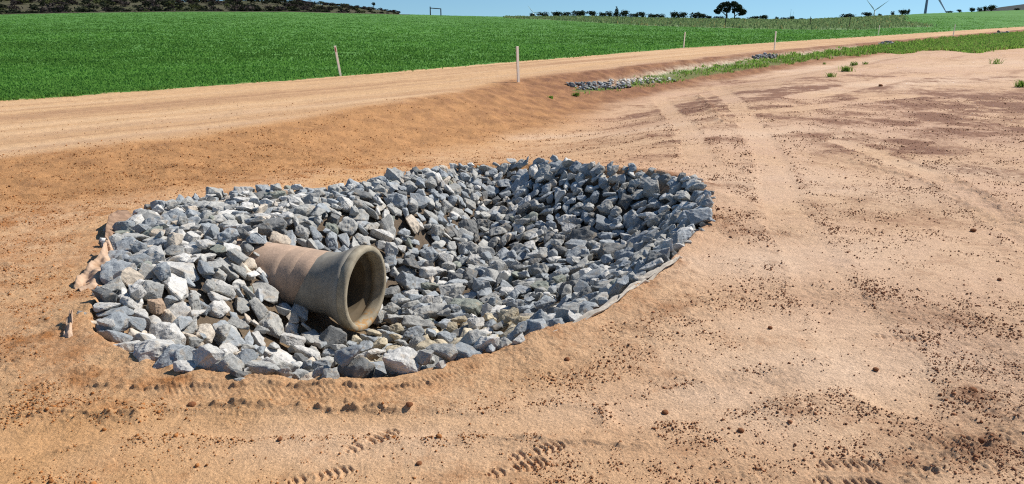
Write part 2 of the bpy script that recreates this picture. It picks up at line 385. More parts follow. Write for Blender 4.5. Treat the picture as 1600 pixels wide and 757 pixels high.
mask = np.clip(mask * (1 - zn['road'] * .6), 0, 1)
SED = [hit(*q)[:2] for q in ((950, 131), (1000, 125), (1025, 117.5), (1062, 110), (1120, 102.5), (1170, 95), (1250, 86), (1300, 81.5), (1350, 76))]
sed = np.exp(-(poly_dist(X, Y, SED, False) / np.interp(Y, [20, 50], [.22, .5])) ** 2)
base = lerp(base, C(222, 205, 178), np.clip(sed * (1 + n2), 0, .85))
crop = lerp(np.repeat(np.array([[.075, .185, .036]]), len(X), 0), np.array([[.12, .26, .062]]), np.clip(.5 + .9 * fbm(X * .05, Y * .05, 4, 68), 0, 1))
base = lerp(base, crop, zn['crop'])
ps = lerp(np.repeat(np.array([[.15, .23, .09]]), len(X), 0), np.array([[.20, .24, .13]]), np.clip(.5 + 1.2 * fbm(X * .03, Y * .1, 4, 69), 0, 1))
base = lerp(base, ps, zn['pasture'])
hl = lerp(np.repeat(np.array([[.075, .075, .035]]), len(X), 0), np.array([[.105, .088, .058]]), np.clip(.2 + 1.2 * fbm(X * .03, Y * .03, 4, 70), 0, 1))
base = lerp(base, hl, zn['hill'])
base = lerp(base, np.repeat(np.array([[.045, .05, .045]]), len(X), 0), zn['darkhill'])
ingr = in_poly(X, Y, GRASS) * (1 - zn['field'])
base = lerp(base, np.repeat(np.array([[.12, .16, .05]]), len(X), 0), ingr * .8)
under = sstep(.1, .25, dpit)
base = lerp(base, C(84, 78, 70), under * .9)  # soil under the stones darkened: shade of the gaps painted into its colour
och = np.exp(-(np.hypot(X + .75, Y - 5.3) / .75) ** 2)
base = lerp(base, C(196, 160, 108), under * och)

nr, nc = shp
idx = np.arange(nr * nc).reshape(nr, nc)
a = idx[:-1, :]; b = idx[1:, :]
an = np.roll(a, -1, 1); bn = np.roll(b, -1, 1)
F = np.stack([a, b, bn, an], -1).reshape(-1, 4)[:, ::-1]
V = np.stack([X, Y, Z], -1)
me = np_mesh('ground', V, F, True)
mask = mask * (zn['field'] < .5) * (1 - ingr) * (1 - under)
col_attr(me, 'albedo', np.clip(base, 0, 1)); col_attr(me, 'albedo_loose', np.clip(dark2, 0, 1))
fm = me.attributes.new('loose', 'FLOAT', 'POINT'); fm.data.foreach_set('value', mask.astype(np.float32))
fa = me.attributes.new('grit', 'FLOAT', 'POINT')
fa.data.foreach_set('value', (np.clip(.35 + loose + .5 * dk, 0, 1.4) * (1 - zn['field'])).astype(np.float32))

def new_mat(name):
    m = bpy.data.materials.new(name); m.use_nodes = True
    t = m.node_tree; t.nodes.clear()
    o = t.nodes.new('ShaderNodeOutputMaterial'); p = t.nodes.new('ShaderNodeBsdfPrincipled')
    t.links.new(p.outputs[0], o.inputs[0]); p.inputs['Roughness'].default_value = .9; p.inputs['Specular IOR Level'].default_value = .2
    return m, t, p
def node(t, k, **kw):
    n = t.nodes.new(k)
    for a, v in kw.items(): setattr(n, a, v)
    return n
def noise(t, scale, detail=4, rough=.6, coord='Object'):
    tc = node(t, 'ShaderNodeTexCoord'); n = node(t, 'ShaderNodeTexNoise')
    n.inputs['Scale'].default_value = scale; n.inputs['Detail'].default_value = detail; n.inputs['Roughness'].default_value = rough
    t.links.new(tc.outputs[coord], n.inputs['Vector']); return n
def maprange(t, src, a, b, c, d):
    m = node(t, 'ShaderNodeMapRange'); t.links.new(src, m.inputs[0])
    for i, v in enumerate((a, b, c, d)): m.inputs[i + 1].default_value = v
    return m.outputs[0]
def mixc(t, mode, fac, A, B):
    m = node(t, 'ShaderNodeMix', data_type='RGBA', blend_type=mode)
    for sock, v in ((m.inputs[0], fac), (m.inputs[6], A), (m.inputs[7], B)):
        if hasattr(v, 'is_linked') or isinstance(v, bpy.types.NodeSocket): t.links.new(v, sock)
        elif isinstance(v, (int, float)): sock.default_value = v
        else: sock.default_value = (*v[:3], 1)
    return m.outputs[2]
def bump(t, p, h, strength, dist):
    b = node(t, 'ShaderNodeBump'); b.inputs['Strength'].default_value = strength if not isinstance(strength, bpy.types.NodeSocket) else 1
    if isinstance(strength, bpy.types.NodeSocket): t.links.new(strength, b.inputs['Strength'])
    b.inputs['Distance'].default_value = dist; t.links.new(h, b.inputs['Height']); t.links.new(b.outputs[0], p.inputs['Normal'])

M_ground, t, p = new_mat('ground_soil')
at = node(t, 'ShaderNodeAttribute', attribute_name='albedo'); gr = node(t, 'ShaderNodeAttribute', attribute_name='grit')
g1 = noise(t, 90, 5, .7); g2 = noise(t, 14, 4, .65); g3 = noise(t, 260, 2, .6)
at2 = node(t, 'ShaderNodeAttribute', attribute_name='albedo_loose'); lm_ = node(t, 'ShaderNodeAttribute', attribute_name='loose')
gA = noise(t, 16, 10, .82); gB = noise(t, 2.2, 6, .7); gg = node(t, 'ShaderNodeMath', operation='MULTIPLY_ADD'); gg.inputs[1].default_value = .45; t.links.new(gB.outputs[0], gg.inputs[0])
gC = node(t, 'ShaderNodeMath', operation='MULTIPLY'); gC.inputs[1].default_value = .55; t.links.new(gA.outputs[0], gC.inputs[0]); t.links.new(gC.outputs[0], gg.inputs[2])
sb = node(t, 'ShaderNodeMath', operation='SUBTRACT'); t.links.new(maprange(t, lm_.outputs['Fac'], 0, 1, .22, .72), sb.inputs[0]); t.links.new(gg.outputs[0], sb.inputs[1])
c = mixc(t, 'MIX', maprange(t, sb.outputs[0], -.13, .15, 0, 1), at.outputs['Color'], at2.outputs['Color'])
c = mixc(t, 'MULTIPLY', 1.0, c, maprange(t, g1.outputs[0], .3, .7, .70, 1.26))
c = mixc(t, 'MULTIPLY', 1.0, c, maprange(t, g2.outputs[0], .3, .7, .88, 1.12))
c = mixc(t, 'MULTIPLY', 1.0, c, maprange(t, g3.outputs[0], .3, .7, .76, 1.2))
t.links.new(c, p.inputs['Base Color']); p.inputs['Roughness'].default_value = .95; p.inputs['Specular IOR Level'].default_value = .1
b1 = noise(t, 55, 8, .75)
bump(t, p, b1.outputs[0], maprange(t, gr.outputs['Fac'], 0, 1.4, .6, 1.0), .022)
ground = link('ground', me, M_ground); tag(ground, kind='structure')

def ground_z(x, y):
    x = np.atleast_1d(np.asarray(x, float)); y = np.atleast_1d(np.asarray(y, float))
    return terrain(x, y) - pit_depth(x, y)

# ------------------------------------------------------------------ materials
M_rock, t, p = new_mat('quarry_stone')
oi = node(t, 'ShaderNodeObjectInfo')
def rock_nodes(t, p, colsock):
    f1 = noise(t, 9, 6, .65); f2 = noise(t, 70, 4, .7); f3 = noise(t, 4.5, 3, .5)
    c = mixc(t, 'MULTIPLY', 1.0, colsock, maprange(t, f1.outputs[0], .3, .7, .72, 1.25))
    c = mixc(t, 'MULTIPLY', 1.0, c, maprange(t, f2.outputs[0], .3, .7, .8, 1.18))
    c = mixc(t, 'MIX', maprange(t, f3.outputs[0], .56, .68, 0, .45), c, srgb(172, 150, 122))
    t.links.new(c, p.inputs['Base Color']); p.inputs['Roughness'].default_value = .82; p.inputs['Specular IOR Level'].default_value = .3
    bb = noise(t, 45, 7, .7); bump(t, p, bb.outputs[0], .8, .012)
rock_nodes(t, p, oi.outputs['Color'])
M_rockmass, t, p = new_mat('quarry_stone_mass')
at = node(t, 'ShaderNodeAttribute', attribute_name='tint'); rock_nodes(t, p, at.outputs['Color'])

def tint_mat(name, rough=.9, bscale=0, bdist=.01):
    m, t, p = new_mat(name)
    at = node(t, 'ShaderNodeAttribute', attribute_name='tint'); t.links.new(at.outputs['Color'], p.inputs['Base Color'])
    p.inputs['Roughness'].default_value = rough; p.inputs['Specular IOR Level'].default_value = .15
    if bscale: bump(t, p, noise(t, bscale, 5).outputs[0], .6, bdist)
    return m
M_clod = tint_mat('soil_clod', .95, 60, .006)

def leaf_mat(name, attr=True, col=(.03, .05, .02), trans=.35):
    m = bpy.data.materials.new(name); m.use_nodes = True; t = m.node_tree; t.nodes.clear()
    o = t.nodes.new('ShaderNodeOutputMaterial'); d = t.nodes.new('ShaderNodeBsdfDiffuse'); tr = t.nodes.new('ShaderNodeBsdfTranslucent'); mx = t.nodes.new('ShaderNodeMixShader')
    mx.inputs[0].default_value = trans
    a = node(t, 'ShaderNodeAttribute', attribute_name='tint')
    for q in (d, tr): t.links.new(a.outputs['Color'], q.inputs[0])
    t.links.new(d.outputs[0], mx.inputs[1]); t.links.new(tr.outputs[0], mx.inputs[2]); t.links.new(mx.outputs[0], o.inputs[0])
    return m
M_grass = leaf_mat('grass_blade', trans=.5)
M_leaf = leaf_mat('dark_leaf', trans=.2)

def noise_mat(name, c0, c1, scale, rough=.85, bs=0, stretch=None):
    m, t, p = new_mat(name)
    n = noise(t, scale, 5, .65)
    if stretch:
        mp = node(t, 'ShaderNodeMapping'); mp.inputs['Scale'].default_value = stretch
        lk = n.inputs['Vector'].links[0]; src = lk.from_socket; t.links.remove(lk); t.links.new(src, mp.inputs[0]); t.links.new(mp.outputs[0], n.inputs['Vector'])
    c = mixc(t, 'MIX', maprange(t, n.outputs[0], .32, .68, 0, 1), c0, c1); t.links.new(c, p.inputs['Base Color'])
    p.inputs['Roughness'].default_value = rough
    if bs: bump(t, p, n.outputs[0], bs, .005)
    return m
M_wood = noise_mat('weathered_timber', srgb(240, 228, 212), srgb(222, 206, 186), 18, .85, .4, (4, 4, .5))
M_redpaint = noise_mat('faded_red_paint', srgb(150, 58, 40), srgb(170, 90, 62), 30)
M_darkwood = noise_mat('dark_post_timber', (.03, .027, .028), (.06, .05, .045), 8)
M_white = noise_mat('turbine_white', (.72, .74, .76), (.78, .79, .8), .2, .4)
M_greytower = noise_mat('tower_grey', (.30, .34, .38), (.34, .38, .42), .2, .5)
M_bark = noise_mat('bark', (.05, .042, .035), (.08, .065, .05), 3, .9)
M_cloth = noise_mat('geotextile', srgb(204, 174, 148), srgb(168, 136, 108), 14, .95, .9)
M_clothgrey = noise_mat('dusty_geotextile', srgb(190, 180, 166), srgb(160, 150, 138), 25, .95, .5)

# ------------------------------------------------------------------ concrete pipe
PIPE_A = Vector((.951, -.309, -.03)).normalized()   # towards the mouth
MOUTH = Vector(at_depth(573, 452, 5.83))
PIPE_UP = Vector((0, 0, 1)); PIPE_SIDE = PIPE_UP.cross(PIPE_A).normalized(); PIPE_V = PIPE_A.cross(PIPE_SIDE)
def pipe_frame():
    m = Matrix((PIPE_SIDE, PIPE_V, PIPE_A)).transposed().to_4x4(); m.translation = MOUTH; return m
def lathe(profile, seg=96, wob=0.0, closed=False, seed=0):
    vs, fs = [], []
    for i, (zz, rr) in enumerate(profile):
        for k in range(seg):
            an = 2 * math.pi * k / seg
            q = rr + wob * float(perlin(np.array([3 * math.cos(an) + seed]), np.array([zz * 9 + 3 * math.sin(an)]))[0])
            vs.append((q * math.cos(an), q * math.sin(an), zz))
    m = len(profile)
    for i in range(m if closed else m - 1):
        for k in range(seg):
            i2 = (i + 1) % m; k2 = (k + 1) % seg
            fs.append((i * seg + k, i * seg + k2, i2 * seg + k2, i2 * seg + k))
    return vs, fs
M_conc, t, p = new_mat('grey_concrete')
n1_ = noise(t, 5, 6, .65); n2_ = noise(t, 40, 4, .6)
tc = node(t, 'ShaderNodeTexCoord'); wv = node(t, 'ShaderNodeTexWave', wave_type='BANDS', bands_direction='Z'); wv.inputs['Scale'].default_value = 5; wv.inputs['Distortion'].default_value = 1.2; wv.inputs['Detail'].default_value = 3
t.links.new(tc.outputs['Object'], wv.inputs['Vector'])
c = mixc(t, 'MIX', maprange(t, n1_.outputs[0], .35, .65, 0, 1), srgb(152, 145, 132), srgb(120, 114, 105))
c = mixc(t, 'MULTIPLY', 1.0, c, maprange(t, wv.outputs['Fac'], 0, 1, .95, 1.03))
c = mixc(t, 'MULTIPLY', 1.0, c, maprange(t, n2_.outputs[0], .3, .7, .84, 1.12))
n4_ = noise(t, 2.6, 8, .75); c = mixc(t, 'MIX', maprange(t, n4_.outputs[0], .54, .66, 0, .35), c, srgb(182, 164, 136))
n5_ = noise(t, 130, 3, .6); c = mixc(t, 'MIX', maprange(t, n5_.outputs[0], .64, .70, 0, .6), c, srgb(84, 78, 68))
# rusty sediment where water leaves along the bottom of the mouth
gm = node(t, 'ShaderNodeSeparateXYZ'); t.links.new(tc.outputs['Object'], gm.inputs[0])
rs = node(t, 'ShaderNodeMath', operation='MULTIPLY'); t.links.new(maprange(t, gm.outputs['Y'], -.24, -.28, 0, 1), rs.inputs[0])
t.links.new(maprange(t, noise(t, 14, 5, .7).outputs[0], .48, .58, 0, .8), rs.inputs[1])
c = mixc(t, 'MIX', rs.outputs[0], c, srgb(162, 122, 72))
t.links.new(c, p.inputs['Base Color']); p.inputs['Roughness'].default_value = .75; bump(t, p, n2_.outputs[0], .35, .004)
M_wrap, t, p = new_mat('wrapped_geotextile')
n1_ = noise(t, 6, 4, .6); n2_ = noise(t, 60, 4, .6)
c = mixc(t, 'MIX', maprange(t, n1_.outputs[0], .3, .7, 0, 1), srgb(196, 166, 142), srgb(164, 140, 120))
c = mixc(t, 'MULTIPLY', 1.0, c, maprange(t, n2_.outputs[0], .3, .7, .86, 1.12))
t.links.new(c, p.inputs['Base Color']); bump(t, p, n2_.outputs[0], .4, .004)

pipe = empty('concrete_pipe', (0, 0, 0)); pipe.matrix_world = pipe_frame()
tag(pipe, 'round grey concrete culvert pipe with flared mouth lying in the stone-lined pit', 'pipe')
RB, RM = .268, .365
body = [(-1.9, RB), (-1.2, RB), (-.62, RB), (-.42, RB + .001), (-.32, RB + .006), (-.25, RB + .019), (-.19, RB + .045), (-.14, RB + .074), (-.115, RM - .008), (-.07, RM - .001)]
inner = [(-.116, .305), (-.122, .296), (-.135, .238), (-.15, .235), (-1.0, .226), (-1.9, .226)]
vs, fs = lathe(body + [(-.0701, RM - .004)] + [(-.1149, RM - .012)] + [(-.114, .318), (-.16, .262), (-1.9, .252)], 128, .002, True)
bo = link('barrel', np_mesh('barrel', vs, np.array(fs)[:, ::-1], True), M_conc, pipe)
M_bore = noise_mat('shade_painted_bore', srgb(104, 90, 70), srgb(78, 68, 54), 6, .85, .3)  # darker brown than the barrel: the interior's shade is painted into the colour
vs, fs = lathe(inner, 128, .0015, False)
link('bore', np_mesh('bore', vs, np.array(fs)[:, ::-1], True), M_bore, pipe)['label'] = 'inside of the pipe, coloured dark to carry its shade'
rimp = [(-.075, RM - .006), (-.07, RM + .001), (-.02, RM + .003), (-.008, RM - .002), (0, RM - .012), (.001, .328), (-.004, .316), (-.02, .309), (-.07, .305), (-.118, .303), (-.118, .308), (-.111, .314), (-.111, RM - .03)]
vs, fs = lathe(rimp, 128, .0025, True, 5)
M_rim, t, p = new_mat('worn_pipe_rim')
n1_ = noise(t, 9, 6, .7)
tc = node(t, 'ShaderNodeTexCoord'); gm = node(t, 'ShaderNodeSeparateXYZ'); t.links.new(tc.outputs['Object'], gm.inputs[0])
c = mixc(t, 'MIX', maprange(t, n1_.outputs[0], .35, .65, 0, 1), srgb(172, 160, 138), srgb(136, 124, 104))
rs = node(t, 'ShaderNodeMath', operation='MULTIPLY'); t.links.new(maprange(t, gm.outputs['Y'], -.24, -.28, 0, 1), rs.inputs[0])
t.links.new(maprange(t, noise(t, 16, 5, .7).outputs[0], .46, .56, 0, .85), rs.inputs[1])
c = mixc(t, 'MIX', rs.outputs[0], c, srgb(168, 124, 70))
t.links.new(c, p.inputs['Base Color']); p.inputs['Roughness'].default_value = .8; bump(t, p, n1_.outputs[0], .4, .006)
ro = link('rim', np_mesh('rim', vs, np.array(fs)[:, ::-1], True), M_rim, pipe)
# cloth wound round the pipe behind the socket, in overlapping turns with slanted edges
def wrap_turn(name, z0, z1, tilt, rad, label=None):
    vs, fs = [], []; seg, rowsn = 96, 14
    for i in range(rowsn):
        f = i / (rowsn - 1)
        for k in range(seg):
            an = 2 * math.pi * k / seg
            zz = z0 + (z1 - z0) * f + tilt * math.sin(an) + .012 * math.sin(3 * an + z0 * 9)
            q = rad + .002 * float(perlin(np.array([zz * 14.]), np.array([an * 1.6 + z0]))[0]) + .003 * (1 - f) * math.sin(an * 7 + z0) ** 2 * .5
            if i == rowsn - 1: q -= .004
            vs.append((q * math.cos(an), q * math.sin(an), zz))
    for i in range(rowsn - 1):
        for k in range(seg):
            fs.append((i * seg + k, i * seg + (k + 1) % seg, (i + 1) * seg + (k + 1) % seg, (i + 1) * seg + k))
    o = link(name, np_mesh(name, vs, fs, True), M_wrap, pipe)
    sm = o.modifiers.new('thickness', 'SOLIDIFY'); sm.thickness = .003; sm.offset = 1
    if label: o['label'] = label
wrap_turn('cloth_wrap', -1.5, -.50, .13, RB + .003, 'tan-pink cloth strip wound round the pipe nearest the flared mouth')
wrap_turn('cloth_wrap', -1.55, -.60, .09, RB + .006, 'tan-pink cloth strip wound over the rear of the pipe')
wrap_turn('cloth_wrap', -1.6, -.72, .05, RB + .0095, 'outermost tan-pink cloth strip where the pipe enters the stones')

# ------------------------------------------------------------------ stones
def make_rock_mesh(i):
    r = random.Random(100 + i)
    sh = r.choice(['block', 'slab', 'wedge'])
    d = {'block': (1, r.uniform(.72, .95), r.uniform(.6, .82)), 'slab': (1, r.uniform(.6, .85), r.uniform(.34, .5)), 'wedge': (1, r.uniform(.55, .8), r.uniform(.5, .7))}[sh]
    bm = bmesh.new()
    npt = r.randint(12, 19)
    for _ in range(npt):
        v = Vector((r.uniform(-1, 1), r.uniform(-1, 1), r.uniform(-1, 1)))
        m = max(abs(v.x), abs(v.y), abs(v.z)); v = v / m                       # on a box
        v = v.lerp(v.normalized() * 1.12, r.uniform(.1, .9))
        tap = 1 - (.45 * (v.x + 1) / 2 if sh == 'wedge' else 0)
        bm.verts.new((v.x * .5 * d[0], v.y * .5 * d[1] * tap, v.z * .5 * d[2] * tap))
    bmesh.ops.convex_hull(bm, input=bm.verts)
    bmesh.ops.delete(bm, geom=[v for v in bm.verts if not v.link_faces], context='VERTS')
    bmesh.ops.dissolve_limit(bm, angle_limit=R(9), verts=bm.verts, edges=bm.edges)
    bmesh.ops.bevel(bm, geom=list(bm.edges), offset=.022, segments=1, affect='EDGES', clamp_overlap=True)
    bmesh.ops.triangulate(bm, faces=bm.faces)
    for lim in (.24, .13, .055):
        long_e = [e for e in bm.edges if e.calc_length() > lim]
        bmesh.ops.subdivide_edges(bm, edges=long_e, cuts=1)
        bmesh.ops.triangulate(bm, faces=bm.faces)
    for v in bm.verts:
        co = v.co
        k = perlin(np.array([co.x * 5 + i * 3.1]), np.array([co.y * 5 + co.z * 4.3]))[0] * .06 + perlin(np.array([co.x * 12 + i]), np.array([co.z * 12 - co.y * 9]))[0] * .024 + perlin(np.array([co.x * 25 + co.y * 9 + i]), np.array([co.z * 25 - co.y * 21]))[0] * .012
        v.co = co + co.normalized() * float(k)
    bm.normal_update()
    me = bpy.data.meshes.new('stone'); bm.to_mesh(me); bm.free()
    return me, sh
PROTO = [make_rock_mesh(i) for i in range(36)]
PV = []; PT = []; PS = []
for me_, sh in PROTO:
    co = np.empty(len(me_.vertices) * 3); me_.vertices.foreach_get('co', co); co = co.reshape(-1, 3)
    me_.calc_loop_triangles(); tr = np.empty(len(me_.loop_triangles) * 3, np.int32); me_.loop_triangles.foreach_get('vertices', tr); tr = tr.reshape(-1, 3)
    ar = np.linalg.norm(np.cross(co[tr[:, 1]] - co[tr[:, 0]], co[tr[:, 2]] - co[tr[:, 0]]), axis=1)
    pick = rng.choice(len(tr), 700, p=ar / ar.sum()); u, v = rng.random(700), rng.random(700); fl = u + v > 1; u[fl], v[fl] = 1 - u[fl], 1 - v[fl]
    T = co[tr[pick]]; smp = T[:, 0] + u[:, None] * (T[:, 1] - T[:, 0]) + v[:, None] * (T[:, 2] - T[:, 0])
    PV.append(co); PT.append(tr); PS.append(smp); me_.materials.append(M_rock)

CELL = .015
gx0, gy0 = PIT[:, 0].min() - .5, PIT[:, 1].min() - .5
nx, ny = int((PIT[:, 0].max() + .5 - gx0) / CELL), int((PIT[:, 1].max() + .5 - gy0) / CELL)
ggx, ggy = np.meshgrid(gx0 + (np.arange(nx) + .5) * CELL, gy0 + (np.arange(ny) + .5) * CELL, indexing='ij')
gd = np.where(in_poly(ggx, ggy, PIT), 1, -1) * poly_dist(ggx, ggy, PIT)
GZ = terrain(ggx, ggy) - pit_depth(ggx, ggy, gd)
HM = GZ.copy()
# pipe in plan: how far along and across
pax = np.array([PIPE_A.x, PIPE_A.y]); pl = np.linalg.norm(pax); pax /= pl
PU = (ggx - MOUTH.x) * pax[0] + (ggy - MOUTH.y) * pax[1]; PW = -(ggx - MOUTH.x) * pax[1] + (ggy - MOUTH.y) * pax[0]
axz = MOUTH.z + PU * PIPE_A.z / pl
ptop = np.where((PU < .02) & (np.abs(PW) < RB), axz + np.sqrt(np.clip(RB ** 2 - PW ** 2, 0, None)), -9)
HM = np.where(PU < -.62, np.maximum(HM, np.minimum(ptop, GZ + .6) - .06), HM)

TONES = {  # what one would call it: base colour
    'blue-grey': (srgb(146, 150, 152), srgb(168, 171, 172)), 'dark grey': (srgb(112, 112, 110), srgb(132, 131, 128)), 'grey': (srgb(160, 158, 152), srgb(180, 177, 170)),
    'pale grey': (srgb(194, 190, 183), srgb(214, 209, 201)), 'beige': (srgb(202, 186, 166), srgb(214, 200, 182)), 'greenish-grey': (srgb(140, 143, 132), srgb(154, 156, 142)),
    'rust-stained': (srgb(176, 146, 120), srgb(188, 160, 134)), 'ochre-dusted': (srgb(182, 168, 142), srgb(198, 184, 158))}
def tone_for(x, y):
    u, v, _ = project((x, y, -.4))
    if math.hypot(x + .55, y - 5.3) < .8 and random.random() < .6: return 'ochre-dusted'
    if u < 480: wts = dict(zip(TONES, (24, 10, 32, 24, 8, 1, 1, 0)))
    elif u < 800: wts = dict(zip(TONES, (34, 14, 36, 12, 2, 2, 0, 0)))
    else: wts = dict(zip(TONES, (36, 14, 34, 15, 0, 1, 0, 0)))
    return random.choices(list(wts), list(wts.values()))[0]
def tone_col(tn):
    a, b = TONES[tn]; q = random.random(); return tuple(a[i] + (b[i] - a[i]) * q for i in range(3))

ROCKS = []
def try_rock(x, y, size, pid, rot, slack=.86):
    S = PS[pid] @ np.array(rot).T * size
    ix = ((S[:, 0] + x - gx0) / CELL).astype(int); iy = ((S[:, 1] + y - gy0) / CELL).astype(int)
    if ix.min() < 0 or iy.min() < 0 or ix.max() >= nx or iy.max() >= ny: return None
    need = HM[ix, iy] - S[:, 2]
    low = S[:, 2] < np.median(S[:, 2])
    z = np.quantile(need[low], slack)
    return z, S, ix, iy
def rand_rot(x, y, flat=True):
    e = .05
    g = ground_z([x, x + e, x], [y, y, y + e])
    nrm = Vector((-(g[1] - g[0]) / e, -(g[2] - g[0]) / e, 1)).normalized()
    q = Vector((0, 0, 1)).rotation_difference(nrm)
    tilt = random.gauss(0, .32) if flat else random.gauss(0, .8)
    ax = Vector((random.uniform(-1, 1), random.uniform(-1, 1), 0)).normalized()
    return (q.to_matrix() @ Matrix.Rotation(tilt, 3, ax) @ Matrix.Rotation(random.uniform(0, 2 * math.pi), 3, 'Z'))
def put(x, y, z, size, pid, rot, res):
    _, S, ix, iy = res
    np.maximum.at(HM, (ix, iy), z + S[:, 2])
    ROCKS.append(dict(x=x, y=y, z=z, size=size, pid=pid, rot=rot, tone=tone_for(x, y)))
def pit_d(x, y):
    i, j = int((x - gx0) / CELL), int((y - gy0) / CELL)
    return gd[i, j]
def on_pipe(x, y, r):
    u = (x - MOUTH.x) * pax[0] + (y - MOUTH.y) * pax[1]; wv_ = -(x - MOUTH.x) * pax[1] + (y - MOUTH.y) * pax[0]
    side = RB - .10 + r * .38
    if u > -.3: side = RM - .06 + r * .38
    return -.64 < u < -.02 + r * .36 and abs(wv_) < side
# edge stones
per = np.vstack([PIT, PIT[:1]]); seg = np.linalg.norm(np.diff(per, axis=0), axis=1); cum = np.concatenate([[0], np.cumsum(seg)])
pos = 0.0
while pos < cum[-1]:
    x0, y0 = np.interp(pos, cum, per[:, 0]), np.interp(pos, cum, per[:, 1])
    u, v, _ = project((x0, y0, 0))
    size = random.uniform(.18, .30) if (u < 760 and v > 400) else random.uniform(.16, .27)
    c_ = PIT_C - np.array([x0, y0]); c_ /= np.linalg.norm(c_)
    inset = .38 if v > 400 else .34
    if u > 760: size = min(size, .25)
    if u > 620 and v > 450: size = min(size, .19)
    x, y = x0 + c_[0] * size * inset, y0 + c_[1] * size * inset
    pid = random.randrange(36); rot = rand_rot(x, y); res = try_rock(x, y, size, pid, rot)
    if res: put(x, y, res[0] - (.03 if v > 400 else .05), size, pid, rot, res)
    pos += size * random.uniform(.62, .85)
# strays and chips just outside the edge
for _ in range(60):
    pos = random.uniform(0, cum[-1]); x0, y0 = np.interp(pos, cum, per[:, 0]), np.interp(pos, cum, per[:, 1])
    c_ = PIT_C - np.array([x0, y0]); c_ /= np.linalg.norm(c_); o_ = random.uniform(-.02, .09) * random.random()
    x, y = x0 - c_[0] * o_, y0 - c_[1] * o_; size = random.uniform(.05, .12)
    pid = random.randrange(36); rot = rand_rot(x, y); res = try_rock(x, y, size, pid, rot)
    if res: put(x, y, min(res[0], float(terrain(x, y)) + size * .5), size, pid, rot, res)
# the rest, big ones first, each into the lowest place found
sizes = sorted(np.clip(np.exp(rng.normal(math.log(.178), .30, 1650)), .085, .33), reverse=True)
sizes = [s * random.uniform(.8, 1.15) for s in sizes]
bx0, bx1, by0, by1 = PIT[:, 0].min(), PIT[:, 0].max(), PIT[:, 1].min(), PIT[:, 1].max()
for size in sizes:
    best = None
    for _ in range(14):
        x, y = random.uniform(bx0, bx1), random.uniform(by0, by1)
        d_ = pit_d(x, y)
        if d_ < size * .3 or on_pipe(x, y, size): continue
        pid = random.randrange(36); rot = rand_rot(x, y); res = try_rock(x, y, size, pid, rot)
        if res is None: continue
        sc = (res[0] - GZ[int((x - gx0) / CELL), int((y - gy0) / CELL)])
        if best is None or sc < best[0]: best = (sc, x, y, pid, rot, res)
    if best and best[0] < .17:
        sc, x, y, pid, rot, res = best
        put(x, y, res[0], size, pid, rot, res)

# which stones show: cast the view's rays at the stones (and pipe) once, to name the 300 largest individually
vv, tt, own = [], [], []; off = 0
for i, k in enumerate(ROCKS):
    P_ = PV[k['pid']] @ np.array(k['rot']).T * k['size'] + np.array([k['x'], k['y'], k['z']])
    k['verts'] = P_; vv.append(P_); tt.append(PT[k['pid']] + off); off += len(P_); own += [i] * len(PT[k['pid']])
allv = np.vstack(vv); allt = np.vstack(tt)
bvh = BVHTree.FromPolygons(allv.tolist(), allt.tolist())
cnt = np.zeros(len(ROCKS), int); ctr = np.zeros((len(ROCKS), 2))
pm = pipe.matrix_world
bo_v = [pm @ v.co for v in bo.data.vertices]; pb = BVHTree.FromPolygons([v[:] for v in bo_v], [tuple(f.vertices) for f in bo.data.polygons])
org = Vector((0, 0, CAM_Z)); cc, ss = math.cos(R(PITCH)), math.sin(R(PITCH))
for py in range(240, 620, 3):
    for px in range(110, 1140, 3):
        dx, dy = (px - 800) / FPX, (378.5 - py) / FPX
        dv = Vector((dx, cc + dy * ss, -ss + dy * cc)).normalized()
        h = bvh.ray_cast(org, dv)
        if h[2] is None: continue
        hp = pb.ray_cast(org, dv)
        if hp[2] is not None and hp[3] < h[3]: continue
        o_ = own[h[2]]; cnt[o_] += 1; ctr[o_] += (px, py)
order = np.argsort(-cnt)
print('stones', len(ROCKS), 'seen', int((cnt > 0).sum()))
IND = [int(i) for i in order[:300] if cnt[i] > 0]
REST = [i for i in range(len(ROCKS)) if i not in set(IND)]

mx_, my_ = project(MOUTH)[0:2]
def zone_of(k, u, v):
    d_ = pit_d(k['x'], k['y'])
    pu = (k['x'] - MOUTH.x) * pax[0] + (k['y'] - MOUTH.y) * pax[1]; pw = -(k['x'] - MOUTH.x) * pax[1] + (k['y'] - MOUTH.y) * pax[0]
    if d_ < .24:
        if u < 215 and v > 500: return 'at the corner by the cloth scrap'
        if u < 230: return 'along the edge above the torn cloth'
        if v < 320 and u < 560: return 'along the upper left pit edge'
        if v < 300 and u < 780: return 'along the back edge facing the road'
        if v < 300: return 'along the far pit edge'
        if u > 1000: return 'at the right tip of the pit'
        if u > 720: return 'along the edge by the grey cloth'
        if u > 430: return 'along the front edge below the pipe'
        return 'along the front left pit edge'
    if 0 <= pu < .95 and abs(pw) < .55: return 'just in front of the pipe mouth'
    if -1.15 < pu < .05 and -.75 < pw < 0: return 'in the shade beside the pipe'
    if -1.15 < pu < .05 and 0 <= pw < .8: return 'piled behind the pipe'
    if pu <= -1.15 and abs(pw) < .55: return 'round the buried end of the pipe'
    if u < 420: return 'on the sunlit left pit bank' if v > 440 else 'on the upper left pit bank'
    if v > 530: return 'on the front bank below the pipe'
    if u < 760: return 'on the back bank beyond the pipe' if v < 390 else 'on the floor beyond the pipe mouth'
    if u < 900: return 'on the far bank of the pit' if v < 340 else ('in the middle of the pit floor' if v < 450 else 'on the front right pit bank')
    return 'on the shaded right pit bank' if v < 400 else 'on the bank above the grey cloth'
